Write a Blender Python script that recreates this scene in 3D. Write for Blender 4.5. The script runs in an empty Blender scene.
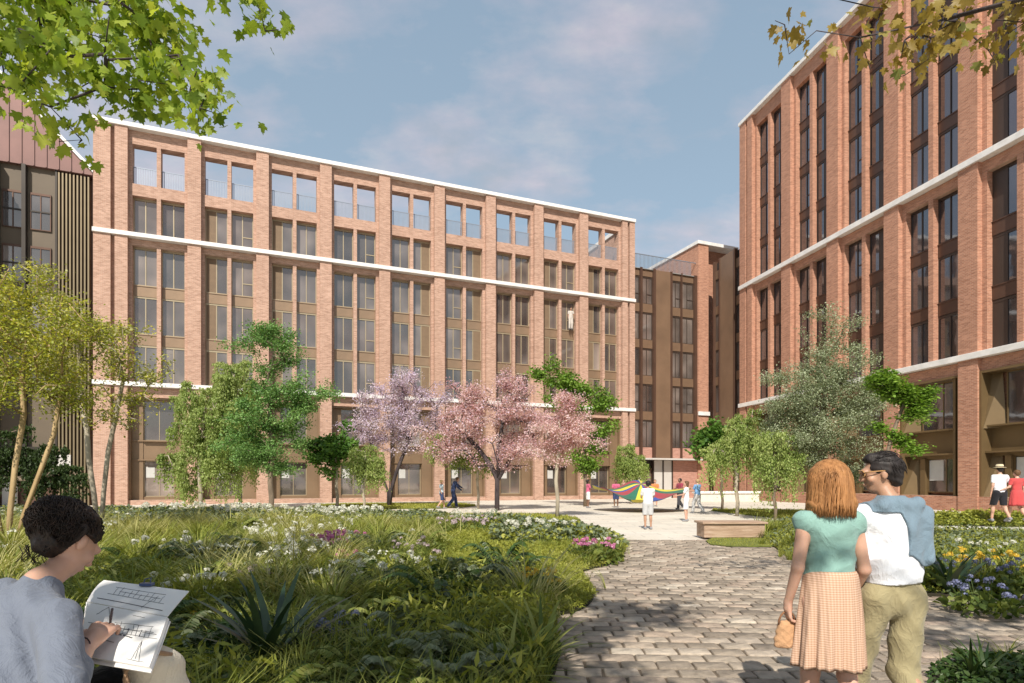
import bpy, math, random
import numpy as np
from math import radians, sin, cos, pi
from mathutils import Vector, Matrix
random.seed(7)
RNG = np.random.default_rng(11)
SC = bpy.context.scene
COL = SC.collection
F = 600.0
HOR = 481.5
EYE = 1.5

def W(px, py, D):
    return Vector(((px-512)/F*D, D, EYE-(py-HOR)/F*D))

def G(px, py):
    D = EYE*F/(py-HOR)
    return ((px-512)/F*D, D)

# ------------------------------------------------------------------ objects
def link(o, parent=None):
    COL.objects.link(o)
    if parent is not None:
        o.parent = parent
    return o

def tag(o, label=None, cat=None, group=None, kind=None):
    if label: o['label'] = label
    if cat: o['category'] = cat
    if group: o['group'] = group
    if kind: o['kind'] = kind
    return o

def empty(name, loc=(0, 0, 0), rz=0.0, label=None, cat=None, group=None):
    o = bpy.data.objects.new(name, None)
    o.empty_display_size = 0.2
    o.location = loc
    o.rotation_euler = (0, 0, rz)
    link(o)
    return tag(o, label, cat, group)

def copy_tree(o, parent=None):
    c = o.copy()
    COL.objects.link(c)
    c.parent = parent
    for ch in list(o.children):
        copy_tree(ch, c)
    return c

class MB:
    """collects polygons, links them as one mesh object"""
    def __init__(self):
        self.v = []; self.f = []; self.m = []
    def add(self, vs, fs, mi=0):
        n = len(self.v)
        self.v.extend([tuple(p) for p in vs])
        self.f.extend([tuple(i+n for i in f) for f in fs])
        self.m.extend([mi]*len(fs))
        return self
    def box(self, x0, x1, y0, y1, z0, z1, mi=0):
        vs = [(x0,y0,z0),(x1,y0,z0),(x1,y1,z0),(x0,y1,z0),(x0,y0,z1),(x1,y0,z1),(x1,y1,z1),(x0,y1,z1)]
        fs = [(0,3,2,1),(4,5,6,7),(0,1,5,4),(1,2,6,5),(2,3,7,6),(3,0,4,7)]
        return self.add(vs, fs, mi)
    def prism(self, poly, z0, z1, mi=0):
        n = len(poly)
        vs = [(x, y, z0) for x, y in poly]+[(x, y, z1) for x, y in poly]
        fs = [tuple(range(n-1, -1, -1)), tuple(range(n, 2*n))]
        fs += [(i, (i+1) % n, n+(i+1) % n, n+i) for i in range(n)]
        return self.add(vs, fs, mi)
    def ring_loft(self, rings, cap=True, mi=0):
        n = len(rings[0])
        vs = [p for r in rings for p in r]
        fs = []
        for k in range(len(rings)-1):
            for i in range(n):
                a = k*n+i; b = k*n+(i+1) % n
                fs.append((a, b, b+n, a+n))
        if cap:
            fs.append(tuple(range(n-1, -1, -1)))
            fs.append(tuple(range((len(rings)-1)*n, len(rings)*n)))
        return self.add(vs, fs, mi)
    def tube(self, pts, radii, n=8, mi=0):
        pts = [Vector(p) for p in pts]
        if not hasattr(radii, '__len__'): radii = [radii]*len(pts)
        rings = []
        up = Vector((0.13, 0.21, 0.97))
        for i, p in enumerate(pts):
            d = (pts[min(i+1, len(pts)-1)]-pts[max(i-1, 0)])
            if d.length < 1e-6: d = Vector((0, 0, 1))
            d.normalize()
            a = d.cross(up)
            if a.length < 0.1: a = d.cross(Vector((1, 0, 0)))
            a.normalize(); b = d.cross(a)
            rings.append([p+(a*cos(2*pi*k/n)+b*sin(2*pi*k/n))*radii[i] for k in range(n)])
        return self.ring_loft(rings, True, mi)
    def build(self, name, mats, parent=None, smooth=False, bevel=0):
        me = bpy.data.meshes.new(name)
        me.from_pydata(self.v, [], self.f)
        if not isinstance(mats, (list, tuple)): mats = [mats]
        for m in mats: me.materials.append(m)
        if len(mats) > 1: me.polygons.foreach_set('material_index', self.m)
        if smooth: me.polygons.foreach_set('use_smooth', [True]*len(self.f))
        me.update()
        o = bpy.data.objects.new(name, me)
        link(o, parent)
        if bevel:
            b = o.modifiers.new('bevel', 'BEVEL'); b.width = bevel; b.segments = 2; b.limit_method = 'ANGLE'
        return o

def np_mesh(name, V, Fq, mats, parent=None, smooth=False, tint=None, mi=None):
    """V (n,3) float, Fq (m,k) int -> fast mesh; tint (m,) per-face value"""
    me = bpy.data.meshes.new(name)
    V = np.ascontiguousarray(V, dtype=np.float32); Fq = np.ascontiguousarray(Fq, dtype=np.int32)
    m, k = Fq.shape
    me.vertices.add(len(V)); me.vertices.foreach_set('co', V.ravel())
    me.loops.add(m*k); me.loops.foreach_set('vertex_index', Fq.ravel())
    me.polygons.add(m)
    me.polygons.foreach_set('loop_start', np.arange(0, m*k, k, dtype=np.int32))
    if not isinstance(mats, (list, tuple)): mats = [mats]
    for x in mats: me.materials.append(x)
    if mi is not None: me.polygons.foreach_set('material_index', np.asarray(mi, dtype=np.int32))
    if smooth: me.polygons.foreach_set('use_smooth', np.ones(m, dtype=bool))
    me.update(calc_edges=True)
    if tint is not None:
        at = me.attributes.new('tint', 'FLOAT', 'FACE')
        at.data.foreach_set('value', np.asarray(tint, dtype=np.float32))
    o = bpy.data.objects.new(name, me)
    return link(o, parent)

# ------------------------------------------------------------------ materials
def newmat(name):
    m = bpy.data.materials.new(name); m.use_nodes = True
    nt = m.node_tree
    return m, nt, nt.nodes['Principled BSDF'], nt.nodes['Material Output']

def N(nt, typ, **kw):
    n = nt.nodes.new(typ)
    for k, v in kw.items():
        if k in ('operation', 'blend_type', 'data_type', 'attribute_name', 'noise_dimensions', 'feature', 'attribute_type', 'interpolation_type'): setattr(n, k, v)
        else: n.inputs[k].default_value = v
    return n

def ramp(nt, fac, stops):
    r = nt.nodes.new('ShaderNodeValToRGB')
    e = r.color_ramp.elements
    while len(e) < len(stops): e.new(0.5)
    for i, (p, c) in enumerate(stops):
        e[i].position = p; e[i].color = (c[0], c[1], c[2], 1)
    nt.links.new(fac, r.inputs[0])
    return r.outputs[0]

def mixc(nt, fac, a, b, mode='MIX'):
    n = nt.nodes.new('ShaderNodeMix'); n.data_type = 'RGBA'; n.blend_type = mode
    for s, v in ((n.inputs[0], fac), (n.inputs[6], a), (n.inputs[7], b)):
        if hasattr(v, 'is_linked'): nt.links.new(v, s)
        elif isinstance(v, (int, float)): s.default_value = v
        else: s.default_value = (v[0], v[1], v[2], 1)
    return n.outputs[2]

def noise(nt, scale, detail=4, vec=None, rough=0.55, sx=None):
    n = N(nt, 'ShaderNodeTexNoise'); n.inputs['Scale'].default_value = scale
    n.inputs['Detail'].default_value = detail; n.inputs['Roughness'].default_value = rough
    if vec is None:
        tc = nt.nodes.new('ShaderNodeTexCoord'); vec = tc.outputs['Object']
    if sx is not None:
        mp = nt.nodes.new('ShaderNodeMapping'); mp.inputs['Scale'].default_value = sx
        nt.links.new(vec, mp.inputs[0]); vec = mp.outputs[0]
    nt.links.new(vec, n.inputs['Vector'])
    return n.outputs['Fac']

def bump(nt, h, bsdf, strength=0.3, dist=0.02):
    b = nt.nodes.new('ShaderNodeBump'); b.inputs['Strength'].default_value = strength
    b.inputs['Distance'].default_value = dist
    nt.links.new(h, b.inputs['Height']); nt.links.new(b.outputs[0], bsdf.inputs['Normal'])

def simple(name, col, rough=0.6, var=0.15, scale=6.0, metal=0.0, bmp=0.1, spec=0.4, sx=None, bd=0.01):
    m, nt, b, out = newmat(name)
    f = noise(nt, scale, 5, sx=sx)
    lo = [c*(1-var) for c in col]; hi = [min(1, c*(1+var)) for c in col]
    c = ramp(nt, f, [(0.3, lo), (0.7, hi)])
    nt.links.new(c, b.inputs['Base Color'])
    b.inputs['Roughness'].default_value = rough; b.inputs['Metallic'].default_value = metal
    b.inputs['Specular IOR Level'].default_value = spec
    if bmp: bump(nt, noise(nt, scale*6, 4, sx=sx), b, bmp, bd)
    return m

def brick_mat(name, c1, c2, mortar):
    m, nt, b, out = newmat(name)
    tc = nt.nodes.new('ShaderNodeTexCoord'); sp = nt.nodes.new('ShaderNodeSeparateXYZ')
    nt.links.new(tc.outputs['Object'], sp.inputs[0])
    ad = N(nt, 'ShaderNodeMath', operation='ADD'); nt.links.new(sp.outputs[0], ad.inputs[0]); nt.links.new(sp.outputs[1], ad.inputs[1])
    cb = nt.nodes.new('ShaderNodeCombineXYZ'); nt.links.new(ad.outputs[0], cb.inputs[0]); nt.links.new(sp.outputs[2], cb.inputs[1])
    bt = nt.nodes.new('ShaderNodeTexBrick')
    bt.inputs['Scale'].default_value = 1.0
    bt.inputs['Brick Width'].default_value = 0.225; bt.inputs['Row Height'].default_value = 0.075
    bt.inputs['Mortar Size'].default_value = 0.008; bt.inputs['Mortar Smooth'].default_value = 0.2
    bt.inputs['Color1'].default_value = (*c1, 1); bt.inputs['Color2'].default_value = (*c2, 1)
    bt.inputs['Mortar'].default_value = (*mortar, 1); bt.inputs['Bias'].default_value = -0.1
    nt.links.new(cb.outputs[0], bt.inputs['Vector'])
    # courses and patches of differently fired brick
    st = noise(nt, 1.0, 6, vec=cb.outputs[0], rough=0.7, sx=(1.6, 13.0, 1))
    st = ramp(nt, st, [(0.32, (0.70, 0.66, 0.64)), (0.5, (1, 1, 1)), (0.68, (1.16, 1.18, 1.2))])
    c = mixc(nt, 1.0, bt.outputs['Color'], st, 'MULTIPLY')
    lg = ramp(nt, noise(nt, 0.35, 3, vec=cb.outputs[0]), [(0.3, (0.93, 0.92, 0.91)), (0.7, (1.05, 1.05, 1.05))])
    c = mixc(nt, 1.0, c, lg, 'MULTIPLY')
    nt.links.new(c, b.inputs['Base Color'])
    b.inputs['Roughness'].default_value = 0.88; b.inputs['Specular IOR Level'].default_value = 0.2
    bump(nt, bt.outputs['Fac'], b, -0.35, 0.01)
    return m

def glass_mat(name, dark, refl, rcol):
    m, nt, b, out = newmat(name)
    oi = nt.nodes.new('ShaderNodeObjectInfo')
    tcg = nt.nodes.new('ShaderNodeTexCoord'); va = N(nt, 'ShaderNodeVectorMath', operation='ADD'); nt.links.new(tcg.outputs['Object'], va.inputs[0])
    ml = N(nt, 'ShaderNodeMath', operation='MULTIPLY'); nt.links.new(oi.outputs['Random'], ml.inputs[0]); ml.inputs[1].default_value = 37.0
    nt.links.new(ml.outputs[0], va.inputs[1])
    n = noise(nt, 0.45, 1, vec=va.outputs[0], sx=(1, 1, 1.2))
    c = ramp(nt, n, [(0.34, [x*0.5 for x in dark]), (0.5, [x*.9 for x in dark]), (0.68, [x*1.5 for x in dark])])
    c = mixc(nt, 1.0, c, ramp(nt, oi.outputs['Random'], [(0, (.55, .55, .55)), (.5, (1, 1, 1)), (.8, (1.1, 1.05, 1)), (1, (1.7, 1.6, 1.5))]), 'MULTIPLY')  # random brightness per pane stands in for differing interiors and reflections
    nt.links.new(c, b.inputs['Base Color'])
    b.inputs['Roughness'].default_value = 0.25
    g = nt.nodes.new('ShaderNodeBsdfGlossy'); g.inputs['Color'].default_value = (*rcol, 1); g.inputs['Roughness'].default_value = 0.04
    mx = nt.nodes.new('ShaderNodeMixShader')
    fr = N(nt, 'ShaderNodeLayerWeight'); fr.inputs['Blend'].default_value = 0.35
    mr = N(nt, 'ShaderNodeMapRange'); mr.inputs['To Min'].default_value = refl; mr.inputs['To Max'].default_value = 0.9
    nt.links.new(fr.outputs['Fresnel'], mr.inputs['Value']); nt.links.new(mr.outputs[0], mx.inputs[0])
    nt.links.new(b.outputs[0], mx.inputs[1]); nt.links.new(g.outputs[0], mx.inputs[2])
    bn = nt.nodes.new('ShaderNodeBump'); bn.inputs['Strength'].default_value = 0.05; bn.inputs['Distance'].default_value = 0.05
    nt.links.new(noise(nt, 1.2, 2), bn.inputs['Height']); nt.links.new(bn.outputs[0], g.inputs['Normal'])
    nt.links.new(mx.outputs[0], out.inputs[0])
    return m

def leaf_mat(name, stops, trans=0.35, rough=0.5, spec=0.3):
    """stops: colours over the per-leaf tint value 0..1"""
    m, nt, b, out = newmat(name)
    at = N(nt, 'ShaderNodeAttribute', attribute_name='tint')
    n = len(stops)
    c = ramp(nt, at.outputs['Fac'], [(i/(max(1, n-1)), s) for i, s in enumerate(stops)])
    nt.links.new(c, b.inputs['Base Color'])
    b.inputs['Roughness'].default_value = rough; b.inputs['Specular IOR Level'].default_value = spec
    t = nt.nodes.new('ShaderNodeBsdfTranslucent')
    tcx = mixc(nt, 1.0, c, (1.25, 1.2, 0.7), 'MULTIPLY')
    nt.links.new(tcx, t.inputs[0])
    mx = nt.nodes.new('ShaderNodeMixShader'); mx.inputs[0].default_value = trans
    nt.links.new(b.outputs[0], mx.inputs[1]); nt.links.new(t.outputs[0], mx.inputs[2])
    nt.links.new(mx.outputs[0], out.inputs[0])
    return m

def bark_mat(name, c1, c2):
    m, nt, b, out = newmat(name)
    f = noise(nt, 5, 6, sx=(1, 1, 0.25)); c = ramp(nt, f, [(0.3, c1), (0.7, c2)])
    nt.links.new(c, b.inputs['Base Color']); b.inputs['Roughness'].default_value = 0.9
    bump(nt, noise(nt, 30, 5, sx=(1, 1, 0.2)), b, 0.6, 0.02)
    return m

M = {}
M['brick_a'] = brick_mat('pale_red_brick', (0.50, 0.31, 0.228), (0.355, 0.205, 0.145), (0.50, 0.39, 0.32))
M['brick_b'] = brick_mat('orange_red_brick', (0.48, 0.235, 0.15), (0.33, 0.15, 0.095), (0.48, 0.33, 0.25))
M['brick_c'] = brick_mat('rose_brick', (0.48, 0.25, 0.19), (0.40, 0.19, 0.14), (0.45, 0.33, 0.28))
M['stone'] = simple('white_stone', (0.74, 0.72, 0.69), 0.7, 0.11, 2.5)
M['bronze'] = simple('bronze_cladding', (0.29, 0.20, 0.13), 0.42, 0.12, 0.8, metal=0.35, bmp=0.03)
M['bronze_gold'] = simple('dark_gold_cladding', (0.17, 0.115, 0.055), 0.42, 0.12, 0.8, metal=0.3, bmp=0.03)
M['bronze_low'] = simple('brown_bronze_panel', (0.25, 0.17, 0.105), 0.42, 0.12, 0.8, metal=0.35, bmp=0.03)
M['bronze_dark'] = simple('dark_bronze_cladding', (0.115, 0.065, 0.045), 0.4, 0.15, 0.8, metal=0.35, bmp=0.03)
M['bronze_link'] = simple('brown_bronze_cladding', (0.235, 0.15, 0.095), 0.45, 0.16, 0.5, metal=0.3, bmp=0.03)
M['frame_a'] = simple('champagne_frame', (0.40, 0.33, 0.22), 0.4, 0.05, 2, metal=0.3, bmp=0)
M['frame_b'] = simple('dark_frame', (0.07, 0.05, 0.04), 0.4, 0.05, 2, metal=0.3, bmp=0)
M['glass_a'] = glass_mat('grey_window_glass', (0.15, 0.13, 0.12), 0.20, (0.62, 0.55, 0.50))
M['glass_b'] = glass_mat('dark_window_glass', (0.03, 0.03, 0.035), 0.16, (0.75, 0.78, 0.85))
M['blind'] = simple('brown_blind', (0.19, 0.13, 0.08), 0.7, 0.1, 3, bmp=0)
M['bright_glass_patch'] = simple('bright_glass_patch', (0.5, 0.5, 0.48), 0.7, 0.05, 3, bmp=0)  # pale colour standing in for bright reflections in the glass
M['dark_room'] = simple('dark_interior', (0.03, 0.025, 0.022), 0.9, 0.1, 1, bmp=0)
M['rail'] = simple('grey_railing', (0.30, 0.34, 0.40), 0.4, 0.05, 3, metal=0.4, bmp=0)
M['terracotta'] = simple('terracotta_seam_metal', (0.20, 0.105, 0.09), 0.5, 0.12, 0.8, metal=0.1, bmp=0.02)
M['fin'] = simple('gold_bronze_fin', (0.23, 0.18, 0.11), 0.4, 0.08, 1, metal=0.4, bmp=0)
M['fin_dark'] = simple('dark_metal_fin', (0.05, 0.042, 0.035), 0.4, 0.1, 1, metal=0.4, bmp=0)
M['render_beige'] = simple('beige_panel', (0.13, 0.10, 0.068), 0.6, 0.08, 0.8, bmp=0.02)  # beige darkened in its base colour to stand in for shadow
M['grey_panel'] = simple('pale_grey_panel', (0.52, 0.50, 0.47), 0.5, 0.06, 1, bmp=0)
M['roofing'] = simple('grey_roofing', (0.3, 0.3, 0.29), 0.9, 0.1, 1)
# ------------------------------------------------------------------ facade kit
def win_mesh(kind, w, h, fm, gm, pm, parent, loc):
    """one window: frame (object) > glass, and a blind on some; local x width, y inward, z up"""
    t = 0.055
    mb = MB()
    mb.box(0, t, 0, 0.1, 0, h).box(w-t, w, 0, 0.1, 0, h).box(t, w-t, 0, 0.1, 0, t).box(t, w-t, 0, 0.1, h-0.13, h)
    mb.box(w/2-0.03, w/2+0.03, 0.01, 0.09, t, h-0.13)
    if kind == 1:
        mb.box(w/2+0.03, w-t, 0.01, 0.09, h*0.34, h*0.34+0.06)
    fr = mb.build('window', fm, parent); fr.location = loc
    g = MB().box(t, w-t, 0.05, 0.07, t, h-0.13).build('glass', gm, fr)
    if kind == 2:
        MB().box(t, w/2-0.03, 0.015, 0.045, t, h-0.13).build('shutter_panel', pm, fr)
    if kind == 3:
        MB().box(w/2+0.03, w-t, 0.015, 0.045, t, h-0.13).build('shutter_panel', pm, fr)
    return fr

class WinKit:
    def __init__(self, w, h, fm, gm, pm):
        self.a = (w, h, fm, gm, pm); self.proto = {}
    def put(self, kind, parent, loc):
        if kind not in self.proto:
            w, h, fm, gm, pm = self.a
            self.proto[kind] = win_mesh(kind, w, h, fm, gm, pm, parent, loc); return self.proto[kind]
        p = self.proto[kind]
        c = p.copy(); COL.objects.link(c); c.parent = parent; c.location = loc
        for ch in p.children:
            d = ch.copy(); COL.objects.link(d); d.parent = c
        return c

def shared(proto, key, maker, parent, loc):
    """first call builds the part, the next ones copy it"""
    if key not in proto:
        o = maker(); o.parent = parent; o.location = loc; proto[key] = o; return o
    c = proto[key].copy(); COL.objects.link(c); c.parent = parent; c.location = loc
    for ch in proto[key].children:
        d = ch.copy(); COL.objects.link(d); d.parent = c
    return c

def facade(root, starts, length, ww, gap, margin, rows, bands, top, brick, spandrel_m, kit_low, kit_top,
           y_frame, y_win, loggia=None, groove=None, ground='left', depth=14.0, kinds=None):
    """starts = x of first window of each pair; rows = [(sill, head, nextsill or None)]"""
    proto = {}
    pw = 2*ww+gap
    # pilasters: between the pairs and at both ends
    segs = []
    prev = 0.0
    for s in starts:
        segs.append((prev, s-margin)); prev = s+pw+margin
    segs.append((prev, length))
    zt = top-0.27
    for i, (a, b) in enumerate(segs):
        if b-a < 0.1: continue
        mb = MB()
        if (i == 0 or i == len(segs)-1) and groove:
            gx = a+(b-a)*0.56 if i == 0 else a+(b-a)*0.5
            mb.box(a, gx-0.11, 0, 0.5, 0, zt).box(gx-0.11, gx+0.11, 0.3, 0.5, 0, zt).box(gx+0.11, b, 0, 0.5, 0, zt)
        else:
            mb.box(a, b, 0, 0.5, 0, zt)
        mb.build('pilaster', brick, root)
    # stone bands
    for z0, z1 in bands:
        MB().box(-0.04, length+0.04, -0.12, 0.62, z0+.02, z1-.02).build('stone_band', M['stone'], root, bevel=0.015)
    MB().box(-0.05, length+0.05, -0.10, 0.7, zt, top).build('coping', M['stone'], root, bevel=0.015)
    # brick frame between the pilasters
    mb = MB()
    z_g = bands[0][0]
    zlo = bands[0][1]
    topz = zt
    for s in starts:
        x0 = s-margin; x1 = s+pw+margin
        mb.box(x0, s, y_frame, y_win+0.3, zlo, topz)
        mb.box(s+pw, x1, y_frame, y_win+0.3, zlo, topz)
        mb.box(s+ww, s+ww+gap, y_frame, y_win+0.3, zlo, topz)
        # headers under each band
        for (z0, z1) in bands[1:]:
            hs = max(r[1] for r in rows if r[1] <= z0)
            mb.box(s, s+ww, y_frame, y_win+0.3, hs, z0); mb.box(s+ww+gap, s+pw, y_frame, y_win+0.3, hs, z0)
        hs = loggia[1] if loggia else max(r[1] for r in rows)
        for a in (s, s+ww+gap):
            mb.box(a, a+ww, y_frame, y_win+0.3, hs, topz)
            if loggia:
                hw = max(r[1] for r in rows)
                mb.box(a, a+ww, y_frame, y_win+0.3, hw, loggia[0])
        # beam below the lowest band
        mb.box(x0, x1, y_frame-0.05, y_win+0.3, z_g-0.62, z_g)
    mb.build('brick_wall', brick, root)
    # windows and spandrels
    n = 0
    for bi, s in enumerate(starts):
        for a_i, a in enumerate((s, s+ww+gap)):
            for ri, (z0, z1, zn) in enumerate(rows):
                kit = kit_low if z1-z0 < kit_top.a[1]-0.01 or kit_low is kit_top else kit_top
                k = kinds(bi, a_i, ri) if kinds else 0
                kit.put(k, root, (a, y_win, z0))
                if zn:
                    hh = zn-z1
                    shared(proto, ('sp', round(hh, 2)), lambda: MB().box(0, ww, 0, 0.12, 0, hh).box(0, ww, -0.04, 0, hh-0.05, hh-0.003).build('spandrel_panel', spandrel_m), root, (a, y_win-0.03, z1))
                n += 1
            if loggia:
                def rl():
                    m = MB()
                    m.box(0, ww, 0, 0.04, 1.16, 1.21).box(0, ww, 0, 0.04, 0.08, 0.12)
                    k = 14
                    for j in range(k):
                        x = (j+0.5)*ww/k
                        m.box(x-0.024, x+0.024, 0.01, 0.03, 0.12, 1.16)
                    return m.build('railing', M['rail'])
                shared(proto, 'rail', rl, root, (a, y_win-0.1, loggia[0]))
    return segs, pw

def mono(proto, maker, *a): pass

# ---------------- left (main) block
TA = radians(21.96)
A0 = Vector((-26.079, 37.345, 0))
blockA = empty('apartment_block', A0, TA,
    'long pale brick block with nine window bays and open rooftop loggias across the courtyard', 'apartment building')
LA = 39.65
stA = [2.04+4.15*k for k in range(9)]
rowsA = [(7.88, 10.35, 11.05), (11.05, 13.5, 14.2), (14.2, 16.65, None), (17.38, 19.85, None)]
kitA = WinKit(1.36, 2.47, M['frame_a'], M['glass_a'], M['blind'])
def kindsA(b, a, r):
    h = (b*7+a*13+(b*a)*5) % 10
    if b == 0: return 0
    if b in (1,) : return 2 if a == 0 else 1
    if b in (2,): return 2 if a == 0 else 0
    if b == 3: return 0 if a == 0 else 1
    if b == 4: return 0 if a == 0 else 3
    if b == 5: return 1 if a == 0 else 3
    if b == 6: return 0
    return 2 if a == 0 else (1 if b == 7 else 0)
facade(blockA, stA, LA, 1.36, 0.24, 0.20, rowsA, [(7.55, 7.86), (17.05, 17.36)], 24.28, M['brick_a'], M['bronze'],
       kitA, kitA, 0.34, 0.72, loggia=(20.6, 23.15), groove=True, kinds=kindsA)
# body behind, roof deck, terrace side walls
MB().box(0.02, LA-0.02, 1.28, 14, 0.0, 20.35).build('building_core', M['dark_room'], blockA)
MB().box(0.03, LA-0.03, 0.94, 14.0, 20.36, 20.5).build('roof_deck', M['roofing'], blockA)
for x0, x1 in ((0.0, 0.4), (LA-0.4, LA)):
    MB().box(x0, x1, 0.5, 14.05, 0, 23.94).build('side_wall', M['brick_a'], blockA)
    MB().box(x0-0.12, x1+0.12, 0.72, 14.1, 23.94, 24.28).build('coping', M['stone'], blockA)
# ground floor infill
def ground_bay_a():
    x1 = 3.36   # bay clear width
    m = MB()
    zt = 6.93
    # deep bronze reveal and panels
    m.box(0, 0.10, 0.1, 0.95, 0.3, zt); m.box(x1-0.10, x1, 0.1, 0.95, 0.3, zt); m.box(0.1, x1-0.1, 0.15, 0.95, zt-0.12, zt)
    m.box(0.10, 0.72, 0.55, 0.95, 0.3, zt-0.12)
    m.box(x1-0.85, x1-0.10, 0.42, 0.95, 0.3, zt-0.12)
    m.box(0.72, x1-0.85, 0.60, 0.95, 2.9, 4.15)
    m.box(0.72, x1-0.85, 0.35, 0.62, 4.10, 4.18); m.box(0.72, x1-0.85, 0.35, 0.62, 2.86, 2.93)
    m.box(0.10, 0.72, 0.45, 0.57, 2.86, 2.93); m.box(0.10, 0.72, 0.45, 0.57, 4.10, 4.18)
    m.box(0.72, x1-0.85, 0.62, 0.95, 0.3, 0.5)
    o = m.build('bronze_surround', M['bronze_low'])
    w0, w1 = 0.72, x1-0.85
    for z0, z1 in ((0.5, 2.86), (4.18, zt-0.12)):
        f = MB()
        t = 0.05
        f.box(w0, w0+t, 0.74, 0.82, z0, z1).box(w1-t, w1, 0.74, 0.82, z0, z1).box(w0+t, w1-t, 0.74, 0.82, z0, z0+t).box(w0+t, w1-t, 0.74, 0.82, z1-t, z1)
        f.box((w0+w1)/2-0.02, (w0+w1)/2+0.02, 0.75, 0.81, z0+t, z1-t)
        f.build('window_frame', M['frame_a'], o)
        MB().box(w0+t, w1-t, 0.78, 0.80, z0+t, z1-t).build('glass', M['glass_a'], o)
    MB().box(w0+0.12, w0+0.62, 0.765, 0.777, 1.75, 2.45).build('bright_glass_patch', M['bright_glass_patch'], o)  # pale square set before the glass as its painted reflection
    return o
prA = {}
for s in stA:
    shared(prA, 'g', ground_bay_a, blockA, (s-0.20, 0.28, 0))
mb = MB()
for s in stA: mb.box(s-0.20, s-0.20+3.36, 0.2, 0.95, 0, 0.3)
mb.build('plinth', M['brick_a'], blockA)

# ---------------- right block
C0 = Vector((18.749, 49.449, 0))
TB = math.atan2(-0.9793, 0.2025)
blockB = empty('tall_apartment_block', C0, TB,
    'tall orange red brick block rising on the right with dark bronze panels between windows', 'apartment building')
stB = [1.95+4.67*k for k in range(7)]
LB = stB[-1]+3.1+0.3+1.0
rowsB = [(7.88, 10.35, 11.05), (11.05, 13.5, 14.2), (14.2, 16.65, None)]
rowsB += [(17.58+3.2*k, 17.58+3.2*k+2.55, 17.58+3.2*(k+1) if k < 3 else None) for k in range(4)]
kitB = WinKit(1.42, 2.45, M['frame_b'], M['glass_b'], M['frame_b'])
kitB2 = WinKit(1.42, 2.55, M['frame_b'], M['glass_b'], M['frame_b'])
def kindsB(b, a, r):
    if b == 0: return 0
    if b in (1, 2): return 1 if a == 0 else 3
    if b == 3: return 0
    return 2 if a == 0 else 0
facade(blockB, stB, LB, 1.42, 0.30, 0.25, rowsB, [(7.55, 7.9), (17.2, 17.56)], 31.0, M['brick_b'], M['bronze_dark'],
       kitB, kitB2, 0.28, 0.60, groove=True, kinds=kindsB)
MB().box(0.02, LB-0.02, 1.05, 16, 0.0, 30.5).build('building_core', M['brick_b'], blockB)
MB().box(-0.05, LB+0.05, 0.75, 16.1, 30.67, 30.98).build('roof_edge', M['stone'], blockB)
def ground_bay_b():
    x1 = 2*1.36+0.38+0.54
    m = MB(); zt = 6.93
    m.box(0, 0.12, 0.1, 1.0, 0.75, zt); m.box(x1-0.12, x1, 0.1, 1.0, 0.75, zt); m.box(0.12, x1-0.12, 0.12, 1.0, zt-0.12, zt)
    # splayed fin on the far side, in two tiers
    for z0, z1 in ((0.75, 2.9), (4.1, zt-0.12)):
        m.add([(0.12, 0.2, z0), (0.75, 0.85, z0), (0.12, 0.85, z0), (0.12, 0.75, z1), (0.55, 0.85, z1), (0.12, 0.85, z1)],
              [(0, 1, 4, 3), (0, 2, 1), (3, 4, 5), (0, 3, 5, 2), (1, 2, 5, 4)])
    m.box(x1-0.5, x1-0.36, 0.25, 0.95, 0.75, zt-0.12)
    m.box(0.12, x1-0.5, 0.70, 0.98, 2.75, 4.25)
    m.box(0.12, x1-0.5, 0.30, 0.72, 4.18, 4.26); m.box(0.12, x1-0.5, 0.30, 0.72, 2.90, 2.98)
    m.box(0.85, 1.15, 0.6, 0.98, 0.75, 2.75)
    o = m.build('bronze_surround', M['bronze_gold'])
    for (w0, w1, z0, z1) in ((1.15, x1-0.5, 0.9, 2.75), (0.8, x1-0.5, 4.26, zt-0.12)):
        f = MB(); t = 0.06
        f.box(w0, w0+t, 0.78, 0.86, z0, z1).box(w1-t, w1, 0.78, 0.86, z0, z1).box(w0+t, w1-t, 0.78, 0.86, z0, z0+t).box(w0+t, w1-t, 0.78, 0.86, z1-t, z1)
        f.box((w0+w1)/2+0.1, (w0+w1)/2+0.15, 0.79, 0.85, z0+t, z1-t)
        f.build('window_frame', M['bronze_gold'], o)
        MB().box(w0+t, w1-t, 0.82, 0.84, z0+t, z1-t).build('glass', M['glass_b'], o)
    MB().box(1.25, 2.1, 0.80, 0.815, 1.55, 2.65).build('bright_glass_patch', M['bright_glass_patch'], o)  # bright shape in the glass, painted in as a pale panel
    return o
prB = {}
for s in stB:
    shared(prB, 'g', ground_bay_b, blockB, (s-0.25, 0.0, 0))
mb = MB()
for s in stB: mb.box(s-0.25, s-0.25+3.64, 0.06, 1.0, 0, 0.75)
mb.build('plinth', M['brick_b'], blockB)

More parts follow.
